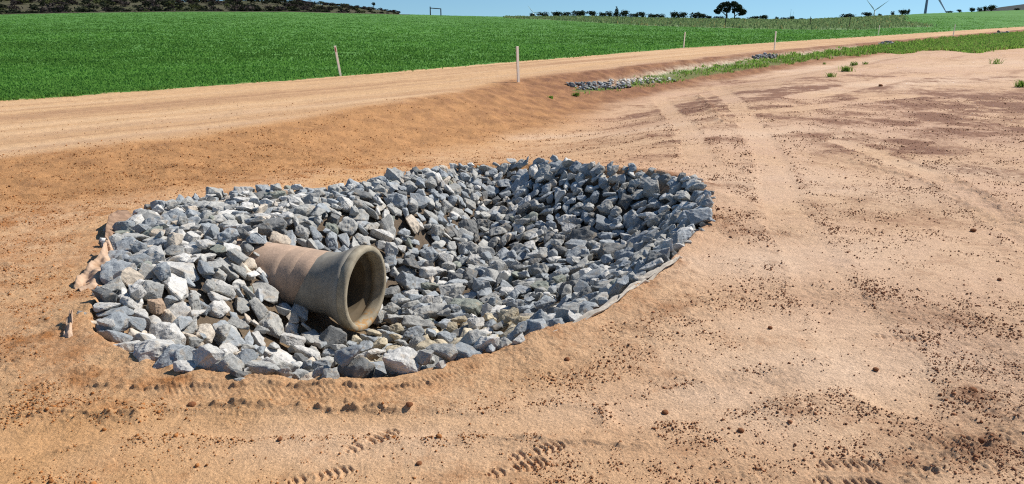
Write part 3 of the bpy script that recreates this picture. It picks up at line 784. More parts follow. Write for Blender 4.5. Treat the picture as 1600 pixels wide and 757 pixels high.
for i in IND:
    k = ROCKS[i]; u, v = ctr[i] / cnt[i]; k['u'], k['v'] = u, v
    szn = 'large' if k['size'] > .26 else ('small' if k['size'] < .185 else 'medium')
    shp_ = {'block': 'blocky stone', 'slab': 'flat stone', 'wedge': 'wedge stone'}[PROTO[k['pid']][1]]
    k['zone'] = zone_of(k, u, v); k['key'] = (f"{szn} {k['tone']} {shp_}", k['zone'])
from collections import defaultdict
bykey = defaultdict(list)
for i in IND: bykey[ROCKS[i]['key']].append(i)
ORD = ['leftmost', 'second from left', 'third from left', 'fourth from left', 'fifth from left', 'sixth from left', 'seventh from left', 'eighth from left', 'ninth from left', 'tenth from left']
for key, ids in bykey.items():
    ids.sort(key=lambda i: ROCKS[i]['u'])
    for q, i in enumerate(ids):
        extra = '' if len(ids) == 1 else (', ' + (('left of the two' if q == 0 else 'right of the two') if len(ids) == 2 else (ORD[q] if q < len(ids) - 1 or len(ids) > 9 else 'rightmost')))
        ROCKS[i]['label'] = f"{key[0]} {key[1]}{extra}"
for i in IND:
    k = ROCKS[i]
    o = bpy.data.objects.new('riprap_stone', PROTO[k['pid']][0]); COL.objects.link(o)
    o.matrix_world = Matrix.Translation((k['x'], k['y'], k['z'])) @ k['rot'].to_4x4() @ Matrix.Scale(k['size'], 4)
    o.color = (*tone_col(k['tone']), 1)
    tag(o, k['label'], 'stone', 'broken stones lining the pit')
vv, tt, cl = [], [], []; off = 0
for i in REST:
    k = ROCKS[i]; vv.append(k['verts']); tt.append(PT[k['pid']] + off); off += len(k['verts']); cl.append(np.repeat([tone_col(k['tone'])], len(k['verts']), 0))
mo = np_mesh('loose_stones', np.vstack(vv), np.vstack(tt)); col_attr(mo, 'tint', np.vstack(cl))
tag(link('loose_stones', mo, M_rockmass), 'smaller grey broken stones filling the gaps of the lined pit', 'stones', 'broken stones lining the pit', 'stuff')

# ------------------------------------------------------------------ small stone aprons down the ditch
def stone_bed(name, pts, count, size, label, tones):
    poly = np.array([hit(*q)[:2] for q in pts]); vv, tt, cl = [], [], []; off = 0; k = 0
    while k < count:
        x = random.uniform(poly[:, 0].min(), poly[:, 0].max()); y = random.uniform(poly[:, 1].min(), poly[:, 1].max())
        if not in_poly(np.array([x]), np.array([y]), poly)[0]: continue
        s_ = random.uniform(*size); pid = random.randrange(36); rot = rand_rot(x, y)
        P_ = PV[pid] @ np.array(rot).T * s_ + np.array([x, y, float(ground_z(x, y)[0]) + s_ * random.uniform(.15, .4)])
        vv.append(P_); tt.append(PT[pid] + off); off += len(P_); cl.append(np.repeat([tone_col(random.choice(tones))], len(P_), 0)); k += 1
    m_ = np_mesh(name, np.vstack(vv), np.vstack(tt)); col_attr(m_, 'tint', np.vstack(cl))
    tag(link(name, m_, M_rockmass), label, 'stones', 'stone beds along the ditch', 'stuff')
DK = ['dark grey', 'dark grey', 'blue-grey']
stone_bed('stone_bed', [(880, 132), (912, 130.5), (960, 132.5), (992, 137), (955, 141), (905, 141.5)], 110, (.10, .18), 'bed of dark grey stones crossing the ditch behind the pit', DK)
stone_bed('stone_bed', [(945, 128), (1040, 122), (1060, 127), (1000, 133), (960, 133)], 80, (.08, .17), 'pale silted stones downstream of the dark ditch bed', ['pale grey', 'beige'])
stone_bed('stone_bed', [(1170, 89), (1190, 87.5), (1214, 88.5), (1210, 92), (1182, 93)], 55, (.12, .22), 'dark stone bed in the ditch below the tall white stake', DK)
stone_bed('stone_bed', [(1370, 70), (1385, 67), (1402, 70), (1392, 73)], 30, (.16, .3), 'dark stone bed in the ditch far along the road, past the leafy strip', DK)
stone_bed('stone_bed', [(1548, 55), (1560, 53), (1575, 53), (1562, 56)], 16, (.3, .6), 'farthest small dark stone bed beside the road', DK)

# ------------------------------------------------------------------ cloth under the stones where it shows
def cloth_strip(name, mat, left_pts, right_pts, label, lift=0.0, thick=.006, wr=.012, narrow=1.0):
    """two world polylines (outer edge, inner edge) joined by a creased sheet"""
    nseg, nw = 90, 12
    def samp(pts, f):
        pts = np.array(pts); L = np.concatenate([[0], np.cumsum(np.linalg.norm(np.diff(pts, axis=0), axis=1))]); L /= L[-1]
        return np.stack([np.interp(f, L, pts[:, q]) for q in range(3)], -1)
    f = np.linspace(0, 1, nseg); A = samp(left_pts, f); B = samp(right_pts, f); B = A + (B - A) * narrow
    vs = []
    for i in range(nseg):
        for j in range(nw):
            q = j / (nw - 1); P_ = A[i] * (1 - q) + B[i] * q
            dip = -.05 * max(0.0, float(perlin(np.array([f[i] * 7.3]), np.array([3.7 + len(left_pts)]))[0]) - .05) * (narrow < .5) * 2
            P_ = P_ + np.array([0, 0, lift + dip + wr * float(perlin(np.array([f[i] * 5 * max(1, len(left_pts) / 5)]), np.array([q * 2.5 + lift * 9]))[0]) * 2 + .35 * wr * float(perlin(np.array([f[i] * 31]), np.array([q * 7.]))[0])])
            vs.append(P_)
    fs = [(i * nw + j, i * nw + j + 1, (i + 1) * nw + j + 1, (i + 1) * nw + j) for i in range(nseg - 1) for j in range(nw - 1)]
    o = link(name, np_mesh(name, vs, fs, True), mat)
    sm = o.modifiers.new('thickness', 'SOLIDIFY'); sm.thickness = thick
    tag(o, label, 'cloth'); return o
def W(px, py, dz=0.0):
    q = hit(px, py); return np.array([q[0], q[1], q[2] + dz])
cloth_strip('geotextile_flap', M_cloth, [W(115, 453, .015), W(132, 437, .06), W(150, 424, .10), W(166, 412, .13), W(170, 396, .13)],
            [W(130, 459, .0), W(152, 457, .0), W(172, 446, .0), W(186, 428, .0), W(190, 408, .0)], 'torn tan cloth flap curling out from under stones at left pit edge', wr=.035)
M_clothbrown = noise_mat('shade_toned_geotextile', srgb(164, 134, 110), srgb(118, 92, 74), 16, .95, .9)  # darker copy of the cloth colour, with the fold's shadow painted in
cloth_strip('geotextile_flap', M_clothbrown, [W(166, 388, .04), W(168, 374, .10), W(174, 360, .14), W(186, 350, .13), W(202, 345, .10)], [W(184, 396, -.03), W(188, 384, -.02), W(194, 374, -.02), W(206, 364, -.02), W(220, 357, -.02)],
            'upright brown cloth fold at the upper left corner of the pit', wr=.015)
cloth_strip('geotextile_scrap', M_cloth, [W(94, 541, .0), W(104, 526, .05), W(114, 512, .10)], [W(117, 546, .0), W(115, 530, .06), W(117, 512, .105)], 'pointed scrap of tan cloth sticking out of loose soil left of the pit', wr=.012)
cloth_strip('geotextile_edge', M_clothgrey, [W(1066, 408, .055), W(1056, 420, .065), W(1026, 438, .065), W(992, 463, .065), W(970, 480, .065), W(944, 496, .065), W(909, 512, .065), W(874, 528, .055), W(844, 540, .03)],
            [W(1040, 408, .035), W(1025, 420, .035), W(995, 438, .035), W(962, 458, .035), W(945, 470, .035), W(918, 484, .035), W(885, 498, .035), W(850, 514, .035), W(825, 528, .035)], 'long dusty grey cloth edge showing between stones and sand on the right', wr=.02, narrow=.24)
M_cloth2 = M_clothgrey
cloth_strip('geotextile_flap', M_cloth2, [W(1058, 412, .0), W(1040, 427, .04), W(1010, 447, .06), W(1005, 451, .0)], [W(1040, 412, .03), W(1018, 428, .03), W(985, 446, .03), W(980, 455, .02)], 'grey cloth corner folded over the sand below the right tip', wr=.02)

# ------------------------------------------------------------------ soil clods
def clod_base(seed):
    bm = bmesh.new(); bmesh.ops.create_icosphere(bm, subdivisions=1, radius=.5)
    r = random.Random(seed)
    for v in bm.verts: v.co *= r.uniform(.7, 1.15); v.co.z *= .75
    me = bpy.data.meshes.new('clod'); bm.to_mesh(me); bm.free()
    co = np.empty(len(me.vertices) * 3); me.vertices.foreach_get('co', co)
    return co.reshape(-1, 3), np.array([tuple(p.vertices) for p in me.polygons]), me
CLB = [clod_base(s_) for s_ in range(8)]
def crumb_sites(N, y0, y1, k0, seed):
    g = np.random.default_rng(seed)
    Yq = np.exp(g.uniform(math.log(y0), math.log(y1), N)); Xq = g.uniform(-.80, .80, N) * Yq
    sel = ~in_poly(Xq, Yq, PIT); Xq, Yq = Xq[sel], Yq[sel]
    lo = blob(Xq, Yq, LOOSE); da = blob(Xq, Yq, DARK); pa = blob(Xq, Yq, PALE)
    dp = -poly_dist(Xq, Yq, PIT)
    rk = np.exp(-(-dp / .20) ** 2) * sstep(-.25, .35, fbm(Xq * .8, Yq * .8, 2, 44) + .25)
    big = fbm(Xq * .55, Yq * .75, 3, 82); cl = fbm(Xq * 2.2, Yq * 3.0, 3, 81); fine = fbm(Xq * 8, Yq * 9, 2, 83)
    li, le = lanes(Xq, Yq)
    m = .30 + .6 * le - .5 * li + .75 * big - .35 * pa + .75 * lo + .55 * da + .8 * rk
    for pts, hh, ww in RUTS_W[:5]: m = m + 1.3 * np.exp(-(poly_dist(Xq, Yq + .02 * fbm(Xq * 4, Yq * 4, 2, 84), pts, False) / .03) ** 2)
    pr = k0 * (.05 + np.clip(m, 0, 1.2)) * np.clip(.30 + 1.3 * cl + .7 * fine, .02, 1.6)
    z_ = zones(Xq, Yq); pr = pr * (1 - .85 * z_['road']) * (1 - z_['field'])
    keep = g.random(len(Xq)) < np.clip(pr, 0, 1)
    Xq, Yq, lo, rk = Xq[keep], Yq[keep], lo[keep], rk[keep]
    zz = terrain(Xq, Yq) + micro(Xq, Yq, np.full(Xq.shape, -9.), zones(Xq, Yq))[0]
    return Xq, Yq, zz, lo, rk, g
vv, tt, cl = [], [], []; off = 0
# fine crumbs: small octahedral grains
Xk, Yk, zz, lo, rk, g = crumb_sites(480000, 2.0, 18, .75, 5)
n_ = len(Xk); sz = np.clip(np.exp(g.normal(math.log(.0056), .40, n_)), .003, .016) * np.clip(.7 + Yk * .13, .9, 2.2)
o6 = np.array([[1, 0, 0], [0, 1, 0], [-1, 0, 0], [0, -1, 0], [0, 0, .8], [0, 0, -.8]]) * .55
an = g.uniform(0, 6.28, n_); ca, sa = np.cos(an), np.sin(an)
P_ = np.repeat(o6[None], n_, 0) * g.uniform(.6, 1.25, (n_, 6, 1)) * sz[:, None, None]
P_ = np.stack([P_[..., 0] * ca[:, None] - P_[..., 1] * sa[:, None], P_[..., 0] * sa[:, None] + P_[..., 1] * ca[:, None], P_[..., 2]], -1) + np.stack([Xk, Yk, zz + sz * .25], -1)[:, None]
f8 = np.array([[0, 1, 4], [1, 2, 4], [2, 3, 4], [3, 0, 4], [1, 0, 5], [2, 1, 5], [3, 2, 5], [0, 3, 5]])
vv.append(P_.reshape(-1, 3)); tt.append((np.arange(n_)[:, None, None] * 6 + f8).reshape(-1, 3)); off = n_ * 6
mixx = sstep(-1.5, 2.0, Xk)[:, None]
base_ = np.array(srgb(168, 112, 66)) * (1 - mixx) + np.array(srgb(150, 106, 78)) * mixx
cl.append(np.repeat(base_ * g.uniform(.6, 1.2, (n_, 1)), 6, 0)); print('fine crumbs', n_)
Xk, Yk, zz, lo, rk, g = crumb_sites(40000, 2.0, 12, .16, 6)
sz = np.clip(np.exp(g.normal(math.log(.0125), .42, len(Xk))) * (1 + .6 * rk + .25 * lo), .007, .045) * np.clip(.8 + Yk * .04, .8, 1.3)
for i in range(len(Xk)):
    b_, f_, _ = CLB[i % 8]
    a1 = random.uniform(0, 6.28); c1, s1 = math.cos(a1), math.sin(a1)
    P_ = b_ @ np.array([[c1, s1, 0], [-s1, c1, 0], [0, 0, 1]]) * sz[i] + np.array([Xk[i], Yk[i], zz[i] + sz[i] * .15])
    vv.append(P_); tt.append(f_ + off); off += len(P_)
    a_ = np.array(srgb(172, 114, 66)) if Xk[i] < .2 else np.array(srgb(148, 100, 70))
    cl.append(np.repeat([a_ * random.uniform(.65, 1.2)], len(P_), 0))
m_ = np_mesh('soil_clods', np.vstack(vv), np.vstack(tt)); col_attr(m_, 'tint', np.vstack(cl))
tag(link('soil_clods', m_, M_clod), 'crumbs of loose reddish soil scattered over the sand', 'soil', None, 'stuff')
print('clods', len(Xk))
M_clod1 = noise_mat('big_clod', srgb(150, 96, 60), srgb(112, 74, 50), 30, .95, .6)
for (px, py, s_, lb) in [(437, 688, .035, 'lone dark soil clod on smooth sand left of the boot prints'), (655, 724, .034, 'dark soil clod on sand below the boot prints'), (1521, 361, .075, 'round soil clod alone on pale sand at far right'),
                         (1376, 136, .16, 'dark clod on the pale sand below the leafy strip'), (1368, 579, .045, 'dark soil clod among crumbs on the right sand'), (1520, 613, .06, 'biggest clod beside the tyre marks at lower right'),
                         (1039, 643, .045, 'soil clod at the tail of the short broken ridge, lower middle'), (1157, 676, .04, 'clod above the long rut on the lower right'), (886, 566, .05, 'reddish clod rolled onto sand below the stone edge'),
                         (300, 634, .055, 'dark clod at the left end of the crumbly ridge'), (640, 640, .05, 'reddish clod at the right end of the crumbly ridge'), (1203, 518, .04, 'single clod above the smooth pale sand')]:
    me_ = CLB[random.randrange(8)][2].copy(); g_ = hit(px, py); gx1, gy1 = np.array([g_[0]]), np.array([g_[1]]); g_[2] += float(micro(gx1, gy1, np.array([-9.]), zones(gx1, gy1))[0][0])
    o = link('soil_clod', me_, M_clod1); o.scale = (s_, s_, s_ * .9); o.rotation_euler = (0, 0, random.uniform(0, 6))
    sm = o.modifiers.new('round', 'SUBSURF'); sm.levels = sm.render_levels = 1
    o.location = (g_[0], g_[1], g_[2] + s_ * .16); tag(o, lb, 'clod', 'bigger soil clods on the sand')

# ------------------------------------------------------------------ grass
def blades(name, P, H, Wd, nb, c0, c1, label, cat, lean=.45, dead=0.0, kind='stuff', spread=.05, tone=None):
    P = np.repeat(P, nb, 0); H = np.repeat(H, nb) * rng.uniform(.55, 1.15, len(P)); Wd = np.repeat(Wd, nb)
    P = P.copy(); P[:, :2] += rng.normal(0, 1, (len(P), 2)) * (spread if np.isscalar(spread) else np.repeat(spread, nb)[:, None])
    an = rng.uniform(0, 2 * np.pi, len(P)); dx, dy = np.cos(an), np.sin(an)
    la = rng.uniform(0, 2 * np.pi, len(P)); lm = rng.uniform(.1, 1, len(P)) * lean * H
    lx, ly = np.cos(la) * lm, np.sin(la) * lm
    w2 = Wd * .5
    A = P + np.stack([-dx * w2, -dy * w2, -H * .05], -1); B = P + np.stack([dx * w2, dy * w2, -H * .05], -1)
    Cc = P + np.stack([lx * .35 + dx * w2 * .8, ly * .35 + dy * w2 * .8, H * .62], -1); D_ = P + np.stack([lx * .35 - dx * w2 * .8, ly * .35 - dy * w2 * .8, H * .62], -1)
    E = P + np.stack([lx, ly, H * (1 - .2 * rng.random(len(P)))], -1)
    n_ = len(P); V_ = np.stack([A, B, Cc, D_, E], 1).reshape(-1, 3); o5 = np.arange(n_)[:, None] * 5
    F_ = np.concatenate([o5 + [0, 1, 2], o5 + [0, 2, 3], o5 + [3, 2, 4]])
    m_ = np_mesh(name, V_, F_)
    q = rng.random(n_)[:, None]; cl = np.array(c0) * (1 - q) + np.array(c1) * q
    if dead: cl = np.where((rng.random(n_) < dead)[:, None], np.array([[.28, .24, .10]]), cl)
    if tone is not None: cl = cl * np.repeat(tone, nb)[:, None]
    col_attr(m_, 'tint', np.repeat(cl, 5, 0))
    o = link(name, m_, M_grass); tag(o, label, cat, None, kind); return o
# crop: a dense stand near the road, thinner and broader sprays with distance
n_t = 90000
r_ = rng.uniform(-.80, .86, n_t)
Yk = np.where(rng.random(n_t) < .55, 1 / rng.uniform(1 / 240, 1 / 13, n_t), np.exp(rng.uniform(math.log(13), math.log(240), n_t)))
Xk = r_ * Yk; zk = zones(Xk, Yk); keep = (zk['crop'] > .5) & (zk['n'] < N_FAR - .05 + .25 * fbm(Xk * .9, Yk * .9, 3, 94))
Xk, Yk = Xk[keep], Yk[keep]
hgt = .09 + .025 * fbm(Xk * .3, Yk * .3, 3, 91)
blades('crop_grass', np.stack([Xk, Yk, terrain(Xk, Yk)], -1), hgt * np.clip(1 - (Yk - 60) / 400, .6, 1), .016 + .0011 * Yk, 5, (.100, .235, .042), (.145, .300, .062), 'dense bright green young cereal crop on the rise beyond the road', 'crop', .9, spread=.05 + .004 * Yk, tone=np.clip(1 + .45 * fbm(Xk * .035, Yk * .10, 4, 92) + .22 * fbm(Xk * .3, Yk * .5, 3, 93), .6, 1.45))
# ditch strip
n_t = 150000
gx_ = rng.uniform(GRASS[:, 0].min(), GRASS[:, 0].max(), n_t * 5); gy_ = rng.uniform(GRASS[:, 1].min(), GRASS[:, 1].max(), n_t * 5)
ok = in_poly(gx_ + fbm(gx_ * .8, gy_ * .8, 3, 95) * .5, gy_ + fbm(gx_ * .8, gy_ * .8, 3, 96) * .8, GRASS) & (gx_ < .8 * gy_) & (rng.random(n_t * 5) < np.clip(9000 / gy_ ** 2, 0, 1))
gx_, gy_ = gx_[ok][:n_t], gy_[ok][:n_t]
sgr = UX * gx_ + UY * gy_
den = 1.1 + .8 * fbm(gx_ * .7, gy_ * .7, 3, 97) + np.clip((sgr - 20) / 25, 0, .8)
ok = rng.random(len(gx_)) < den; gx_, gy_, sgr = gx_[ok], gy_[ok], sgr[ok]
hh = np.interp(sgr, [14, 20, 30, 45, 80], [.09, .13, .17, .28, .45]) * .62 * np.clip(1 + .6 * fbm(gx_ * .9, gy_ * .9, 3, 98), .5, 1.5)
blades('ditch_grass', np.stack([gx_, gy_, ground_z(gx_, gy_)], -1), hh, .012 + .0008 * gy_, 5, (.14, .28, .045), (.28, .42, .09), 'strip of fresh green grass growing along the ditch', 'grass', .8, .12, spread=.10)
print('ditch tufts', len(gx_), 'crop tufts', len(Xk))
# pasture texture
n_t = 9000
r_ = rng.uniform(-.02, .56, n_t); Yk = rng.uniform(80, 275, n_t); Xk = r_ * Yk; zk = zones(Xk, Yk); keep = zk['pasture'] > .5
Xk, Yk = Xk[keep], Yk[keep]
blades('pasture_grass', np.stack([Xk, Yk, terrain(Xk, Yk)], -1), np.full(len(Xk), .45) * rng.uniform(.5, 1.3, len(Xk)), .02 + .0012 * Yk, 5, (.15, .23, .085), (.22, .28, .13), 'dull green rough pasture below the skyline bushes', 'pasture', .9, .06, spread=.5)
# single plants on the bare sand
for (px, py, hh_, nbl, lb) in [(1297, 121, .22, 36, 'low clump of grass at the left end of the sand tufts'), (1322, 112, .30, 60, 'broadest grass tuft on the pale sand'), (1335, 103, .26, 40, 'thin upright grass tuft nearest the leafy strip'),
                               (1352, 101, .2, 22, 'small pale grass tuft right of the broad one'), (1288, 101, .16, 14, 'tiny grass sprout left of the sand tufts'), (1555, 100, .35, 16, 'sparse grass sprout alone on the right sand'), (1597, 137, .3, 50, 'green tuft on dark soil at the right border'),
                               (860, 155, .12, 30, 'low weed on the sand left of the ditch stones'), (900, 150, .14, 50, 'green weed clump in front of the dark ditch stones')]:
    g_ = hit(px, py)
    o = blades('grass_tuft', np.zeros((1, 3)), np.array([hh_ * .75]), np.array([.022]), int(nbl * 1.8), (.11, .22, .03), (.24, .34, .07), lb, 'grass tuft', 1.1, .1, None, spread=hh_ * .28)
    o.location = g_; o['group'] = 'grass tufts on the bare sand'

# ------------------------------------------------------------------ marker stakes along the road
def box(bm, x0, x1, y0, y1, z0, z1):
    vs = [bm.verts.new(c_) for c_ in ((x0, y0, z0), (x1, y0, z0), (x1, y1, z0), (x0, y1, z0), (x0, y0, z1), (x1, y0, z1), (x1, y1, z1), (x0, y1, z1))]
    for f_ in ((0, 3, 2, 1), (4, 5, 6, 7), (0, 1, 5, 4), (1, 2, 6, 5), (2, 3, 7, 6), (3, 0, 4, 7)): bm.faces.new([vs[q] for q in f_])
def stake(px, py, h, wd, lean, label, paint=None):
    g_ = hit(px, py)
    root = empty('marker_stake', g_, R(random.uniform(38, 52))); root.rotation_euler = (R(random.uniform(-2, 2)), R(lean), root.rotation_euler[2])
    tag(root, label, 'marker stake', 'timber marker stakes along the road')
    bm = bmesh.new(); box(bm, -wd / 2, wd / 2, -.018, .018, -.15, h); bmesh.ops.bevel(bm, geom=list(bm.edges), offset=.005, segments=1, affect='EDGES')
    bm_obj('post', bm, M_wood, root)
    if paint:
        bm = bmesh.new(); box(bm, -wd * .32, wd * .12, -.0205, -.0182, h - .20, h - .05); bm_obj('paint_mark', bm, M_redpaint, root)
    return root
stake(532, 119, .98, .075, -7, 'leaning timber stake with a red paint mark at the crop edge', True)
stake(810, 129, 1.03, .095, -3, 'broad pale timber stake on the road shoulder, nearest to the pit')
stake(1068, 75.5, .88, .09, 1, 'thin brown stake at the far road edge, behind the ditch stones')
stake(1210, 78.5, .95, .11, 1, 'pale stake on the near shoulder above the second stone bed')
stake(1372, 55, .95, .12, 2, 'small stake at the crop edge below the spinning turbine hub')
stake(1489, 57.5, 1.1, .15, 5, 'farthest small pale stake, right of the plain turbine tower')

# gate frame standing on the crop's skyline
g0 = at_depth(672.5, 24, 222); g1 = at_depth(689, 24.5, 222); g0[2] = terrain(g0[0], g0[1]); g1[2] = terrain(g1[0], g1[1])
gt = empty('gate_frame', g0); tag(gt, 'dark timber frame of two posts and a rail on the green skyline', 'gate frame')
gw = g1[0] - g0[0]
for xx, hh_ in ((0, 2.35), (gw, 1.85)):
    bm = bmesh.new(); bmesh.ops.create_cone(bm, cap_ends=True, segments=10, radius1=.17, radius2=.15, depth=hh_ + .4); bmesh.ops.translate(bm, vec=(xx, 0, (hh_ - .4) / 2), verts=bm.verts); bm_obj('post', bm, M_darkwood, gt)
bm = bmesh.new(); bmesh.ops.create_cone(bm, cap_ends=True, segments=10, radius1=.13, radius2=.12, depth=gw)
bmesh.ops.rotate(bm, cent=(0, 0, 0), matrix=Matrix.Rotation(R(90), 3, 'Y') @ Matrix.Identity(3), verts=bm.verts); bmesh.ops.rotate(bm, cent=(0, 0, 0), matrix=Matrix.Rotation(R(4), 3, 'Y'), verts=bm.verts)
bmesh.ops.translate(bm, vec=(gw / 2, 0, 1.85), verts=bm.verts); bm_obj('rail', bm, M_darkwood, gt)

# old fence posts along the pasture's lower edge
for (px, lb) in ((964, 'thin dark fence post below the pointed bush'), (1048, 'thin dark fence post on the pasture between pointed bush and tree'), (1133, 'thin dark fence post straight below the tree'), (1265, 'short dark post right of the skyline mast'), (1327, 'short dark post below the bush left of the turbine')):
    g_ = hit(px, np.interp(px, [850, 1000, 1200, 1350], [31, 39.5, 42.5, 43]))
    bm = bmesh.new(); bmesh.ops.create_cone(bm, cap_ends=True, segments=8, radius1=.06, radius2=.05, depth=1.9); bmesh.ops.translate(bm, vec=(0, 0, .65), verts=bm.verts)
    o = bm_obj('fence_post', bm, M_darkwood); o.location = g_; tag(o, lb, 'fence post', 'fence posts across the pasture')

# ------------------------------------------------------------------ bushes and trees
def leaf_cloud(name, lobes, n_leaf, ls, c0, c1, seed=0):
    """leaf-sized faces spread through the volume of the lobes (centre, radii)"""
    g = np.random.default_rng(seed); vol = np.array([l[1][0] * l[1][1] * l[1][2] for l in lobes]) ** .75; k = g.choice(len(lobes), n_leaf, p=vol / vol.sum())
    ce = np.array([l[0] for l in lobes])[k]; ra = np.array([l[1] for l in lobes])[k]
    d_ = g.normal(size=(n_leaf, 3)); d_ /= np.linalg.norm(d_, axis=1)[:, None]
    P = ce + d_ * ra * (g.random(n_leaf) ** .4)[:, None]
    a_ = g.normal(size=(n_leaf, 3)); a_ /= np.linalg.norm(a_, axis=1)[:, None]; b_ = np.cross(a_, g.normal(size=(n_leaf, 3))); b_ /= np.linalg.norm(b_, axis=1)[:, None]
    L_ = ls * g.uniform(.5, 1.4, n_leaf)[:, None]
    V_ = np.stack([P - a_ * L_, P - b_ * L_ * .55, P + a_ * L_, P + b_ * L_ * .55], 1).reshape(-1, 3)
    F_ = np.arange(n_leaf * 4).reshape(-1, 4)
    m_ = np_mesh(name, V_, F_); q = g.random(n_leaf)[:, None]
    col_attr(m_, 'tint', np.repeat(np.array(c0) * (1 - q) + np.array(c1) * q, 4, 0)); m_.materials.append(M_leaf)
    return m_
LC0, LC1 = (.018, .028, .016), (.05, .065, .03)
BUSH = []
for q in range(6):
    g = random.Random(q); lobes = [((g.uniform(-.3, .3), g.uniform(-.25, .25), g.uniform(.3, .6)), (g.uniform(.22, .38), g.uniform(.2, .35), g.uniform(.25, .4))) for _ in range(5)]
    BUSH.append(leaf_cloud('foliage', lobes, 420, .075, LC0, LC1, q))
SPIRE = leaf_cloud('foliage', [((0, 0, .25), (.42, .4, .28)), ((0, 0, .5), (.28, .28, .3)), ((0, 0, .8), (.13, .13, .25))], 420, .07, LC0, LC1, 20)
def stems(r, count, h, rad):
    bm = bmesh.new()
    for _ in range(count):
        a_ = r.uniform(0, 6.28); top = Vector((math.cos(a_) * .3, math.sin(a_) * .3, h)); d_ = top
        m = bmesh.ops.create_cone(bm, cap_ends=True, segments=6, radius1=rad, radius2=rad * .5, depth=d_.length)
        rot = Vector((0, 0, 1)).rotation_difference(d_.normalized()).to_matrix().to_4x4()
        bmesh.ops.transform(bm, matrix=Matrix.Translation(d_ / 2) @ rot, verts=m['verts'])
    me = bpy.data.meshes.new('stem'); bm.to_mesh(me); bm.free(); me.materials.append(M_bark); return me
STEM = stems(random.Random(4), 4, .5, .035)
# centre px, base py, width px, height px
BSH = [(831, 25, 9, 6), (848, 25.5, 17, 8), (870, 25.5, 20, 9), (886, 25.5, 13, 7), (904, 25, 22, 10), (926, 26.5, 14, 9), (940, 27, 12, 8), (951, 27.5, 11, 10), (963, 29, 11, 14), (976, 28.5, 15, 11), (990, 28.5, 15, 7), (1003, 29.5, 13, 9), (1018, 30, 17, 7), (1031, 30, 14, 7),
       (1053, 30.5, 15, 12), (1067, 30.5, 14, 10), (1086, 31, 18, 11), (1098, 31, 13, 8), (1106, 31, 11, 6), (1123, 31, 15, 5), (1150, 31.5, 16, 3), (1180, 32, 20, 5), (1190, 32, 8, 7), (1196, 32, 8, 7), (1213, 32, 6, 5), (1228, 32, 16, 4), (1237, 32, 8, 7), (1252, 32, 8, 2.5), (1322, 29.5, 20, 7), (1356, 27.5, 15, 7), (1374, 26, 6, 4), (1394, 25, 5, 7), (1410, 24, 15, 9), (1419, 24, 5, 8), (1482, 20.5, 10, 2.5), (1499, 19.5, 7, 4), (1518, 19, 9, 7), (1530, 18.5, 7, 7), (1538, 18.3, 7, 9), (1549, 18, 14, 9), (1588, 16.5, 8, 3)]
NUM = ['first', 'second', 'third', 'fourth', 'fifth', 'sixth', 'seventh', 'eighth', 'ninth', 'tenth', 'eleventh', 'twelfth', 'thirteenth', 'fourteenth', 'fifteenth', 'sixteenth', 'seventeenth', 'eighteenth', 'nineteenth', 'twentieth']
lft = [b for b in BSH if b[0] < 1130][::-1]
for q, (px, py, wp, hp) in enumerate(BSH):
    spire = px == 963
    r = r_of(px, slope_of(py)); Yb = float(np.interp(r, CR_R, CR_Y)) - 2
    x = r * Yb; z = float(terrain(x, Yb)); sc = Yb / FPX / math.cos(R(PITCH)) * .96
    if spire: lb = 'pointed dark bush standing tallest in the skyline row'
    elif px < 1130: lb = f"dark skyline bush, {NUM[lft.index(BSH[q])]} one left of the tree"
    elif px < 1270: lb = f"small dark skyline bush, {NUM[[b[0] for b in BSH if 1130 < b[0] < 1270].index(px)]} one right of the tree trunk"
    elif px < 1430: lb = f"dark bush on the saddle near the turbine hub, {NUM[[b[0] for b in BSH if 1270 < b[0] < 1430].index(px)]} one from the left"
    else: lb = f"dark bush on the right-hand green ridge, {NUM[[b[0] for b in BSH if b[0] > 1430].index(px)]} one past the turbine tower"
    o = empty('skyline_bush', (x, Yb, z - .1), random.uniform(-.3, .3)); tag(o, lb, 'bush', 'bushes along the skyline')
    f_ = bpy.data.objects.new('foliage', SPIRE if spire else BUSH[q % 6]); COL.objects.link(f_); f_.parent = o
    f_.scale = (wp * sc * 1.15, wp * sc * .8, (hp + 1) * sc * 1.05)
    s_ = bpy.data.objects.new('stem', STEM); COL.objects.link(s_); s_.parent = o; s_.scale = f_.scale

def limb(bm, pts, rads, seg=8):
    rings = []
    for i, p_ in enumerate(pts):
        d_ = (Vector(pts[min(i + 1, len(pts) - 1)]) - Vector(pts[max(i - 1, 0)])).normalized()
        a_ = d_.orthogonal().normalized(); b_ = d_.cross(a_)
        rings.append([bm.verts.new(Vector(p_) + (a_ * math.cos(2 * math.pi * k / seg) + b_ * math.sin(2 * math.pi * k / seg)) * rads[i]) for k in range(seg)])
    for i in range(len(rings) - 1):
        for k in range(seg): bm.faces.new((rings[i][k], rings[i][(k + 1) % seg], rings[i + 1][(k + 1) % seg], rings[i + 1][k]))
